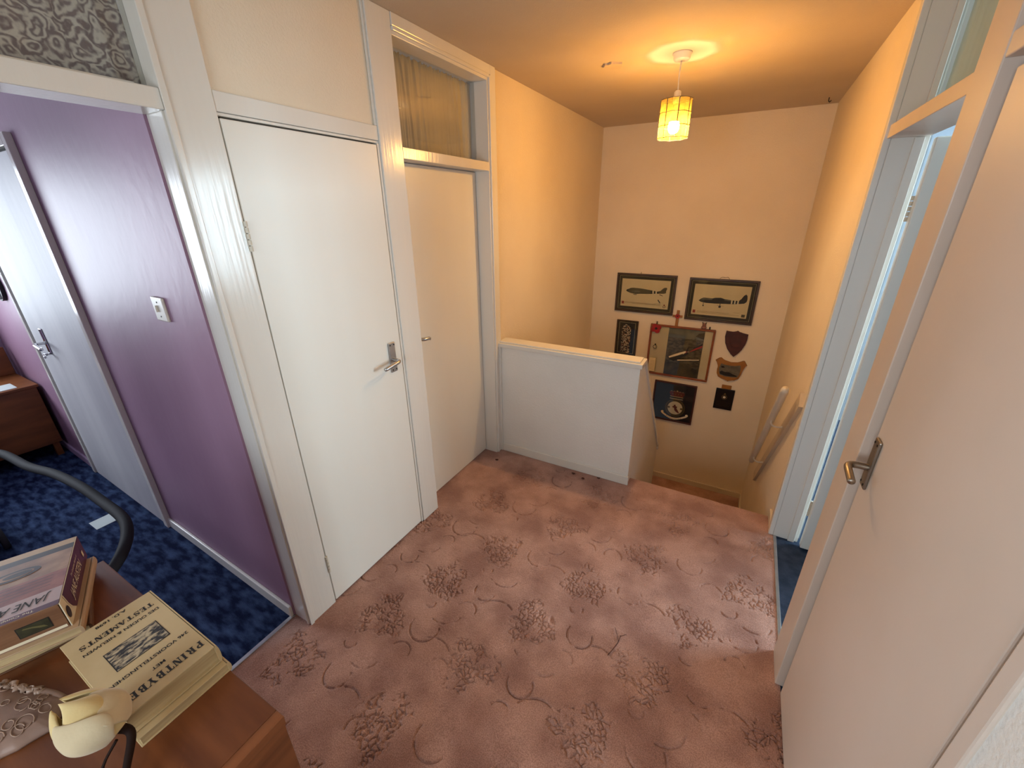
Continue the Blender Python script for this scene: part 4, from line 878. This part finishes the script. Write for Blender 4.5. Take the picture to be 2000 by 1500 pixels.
# felt flower
fl = thing('felt_flower', 'cream felt tulip on a dark stem leaning over the cream books', 'flower', (.672, -.655, ZT))
HB = Vector((.035, -.015, .065)); HT = Vector((-.012, -.0, .105))         # base and tip of the bud, local
ax = Vector((-.52, -.33, .66)).normalized(); e1 = ax.cross(Vector((0, 0, 1))).normalized(); e2 = ax.cross(e1)
def petal(ang, wid, ln, r0, flare, m, seed, th=.0035):
    bm = bmesh.new(); G = []
    for i in range(11):
        t = i/10; row = []
        prof = r0*(sin(pi*(t*.78+.12))**.8) + flare*max(0, t-.62)**1.5*3
        half = wid*(sin(pi*min(1, t*.86+.10))**.75)
        for j in range(9):
            q = ang+half*(j/4-1); rr_ = prof*(1+.05*sin(q*5+seed))
            d = e1*cos(q)+e2*sin(q); p = base + ax*(ln*t - .010*abs(j/4-1)**2*t) + d*rr_; row.append(bm.verts.new(p))
        G.append(row)
    for A, B in zip(G, G[1:]):
        for j in range(8): bm.faces.new((A[j], A[j+1], B[j+1], B[j]))
    o = from_bm('petal', bm, m, fl, True); s_ = o.modifiers.new('t', 'SOLIDIFY'); s_.thickness = th; s_.offset = -1
    su = o.modifiers.new('s', 'SUBSURF'); su.levels = 1; su.render_levels = 2
base = Vector((.030, .006, .066))
petal(0.3, 1.3, .100, .038, -.010, FELTY, 1); petal(2.5, 1.3, .098, .038, -.010, FELTY, 2); petal(4.4, 1.3, .097, .037, -.010, FELTY, 3)
petal(1.3, 1.15, .074, .0425, .006, FELTG, 4); petal(3.4, 1.15, .080, .044, .016, FELT, 5); petal(5.4, 1.2, .072, .043, .010, FELT, 6)
P = smoothpath([base+ax*.006, base-ax*.018, Vector((.075, -.014, .03)), Vector((.10, -.03, .012)), Vector((.14, -.10, .006))], 8)
tubeo('stem', P, [.0075-.0025*min(1, k/16) for k in range(len(P))], STEMM, fl, 10)
tubeo('leaf_stalk', smoothpath([base-ax*.01+Vector((.0, -.012, 0)), Vector((.04, -.03, .03)), Vector((.085, -.03, .02))], 6), .002, STEMM, fl, 8)

# ------------------------------------------------------------------ debris on the carpet
def leaf(x, y, r, label, seed):
    rr_ = random.Random(seed); bm = bmesh.new()
    vs = [bm.verts.new((r*(1+rr_.uniform(-.45, .3))*cos(a), r*.75*(1+rr_.uniform(-.45, .3))*sin(a), .003+rr_.uniform(0, .006))) for a in np.linspace(0, 2*pi, 12)[:-1]]
    c = bm.verts.new((0, 0, .002))
    for k in range(len(vs)): bm.faces.new((vs[k], vs[(k+1) % len(vs)], c))
    o = from_bm('dry_leaf', bm, LEAFD); o.location = (x, y, .001); o.modifiers.new('t', 'SOLIDIFY').thickness = .001
    return tag(o, label, 'leaf', 'dry leaf crumbs on the carpet')
leaf(.057, 1.545, .013, 'brown dry leaf crumb on the carpet by the second door', 1)
leaf(.623, 1.647, .013, 'brown dry leaf crumb at the low wall skirting, middle one', 2)
leaf(.703, 1.622, .012, 'brown dry leaf crumb farther from the skirting, right of the middle one', 3)
leaf(.798, 1.676, .011, 'brown dry leaf crumb at the low wall skirting, rightmost one', 4)
tg = thing('twig', 'thin forked dark twig lying on the middle of the carpet', 'twig', (1.22, .55, .004))
tubeo('stalk', smoothpath([(-.005, -.05, 0), (.006, -.02, .003), (.018, .025, .002), (.020, .06, .003)], 5), .0016, LEAFD, tg, 6)
tubeo('fork', smoothpath([(.018, .03, .002), (.005, .055, .004), (-.012, .085, .002)], 5), .0012, LEAFD, tg, 6)
tubeo('fork', smoothpath([(.02, .055, .003), (.035, .07, .004), (.042, .075, .002)], 5), .0012, LEAFD, tg, 6)
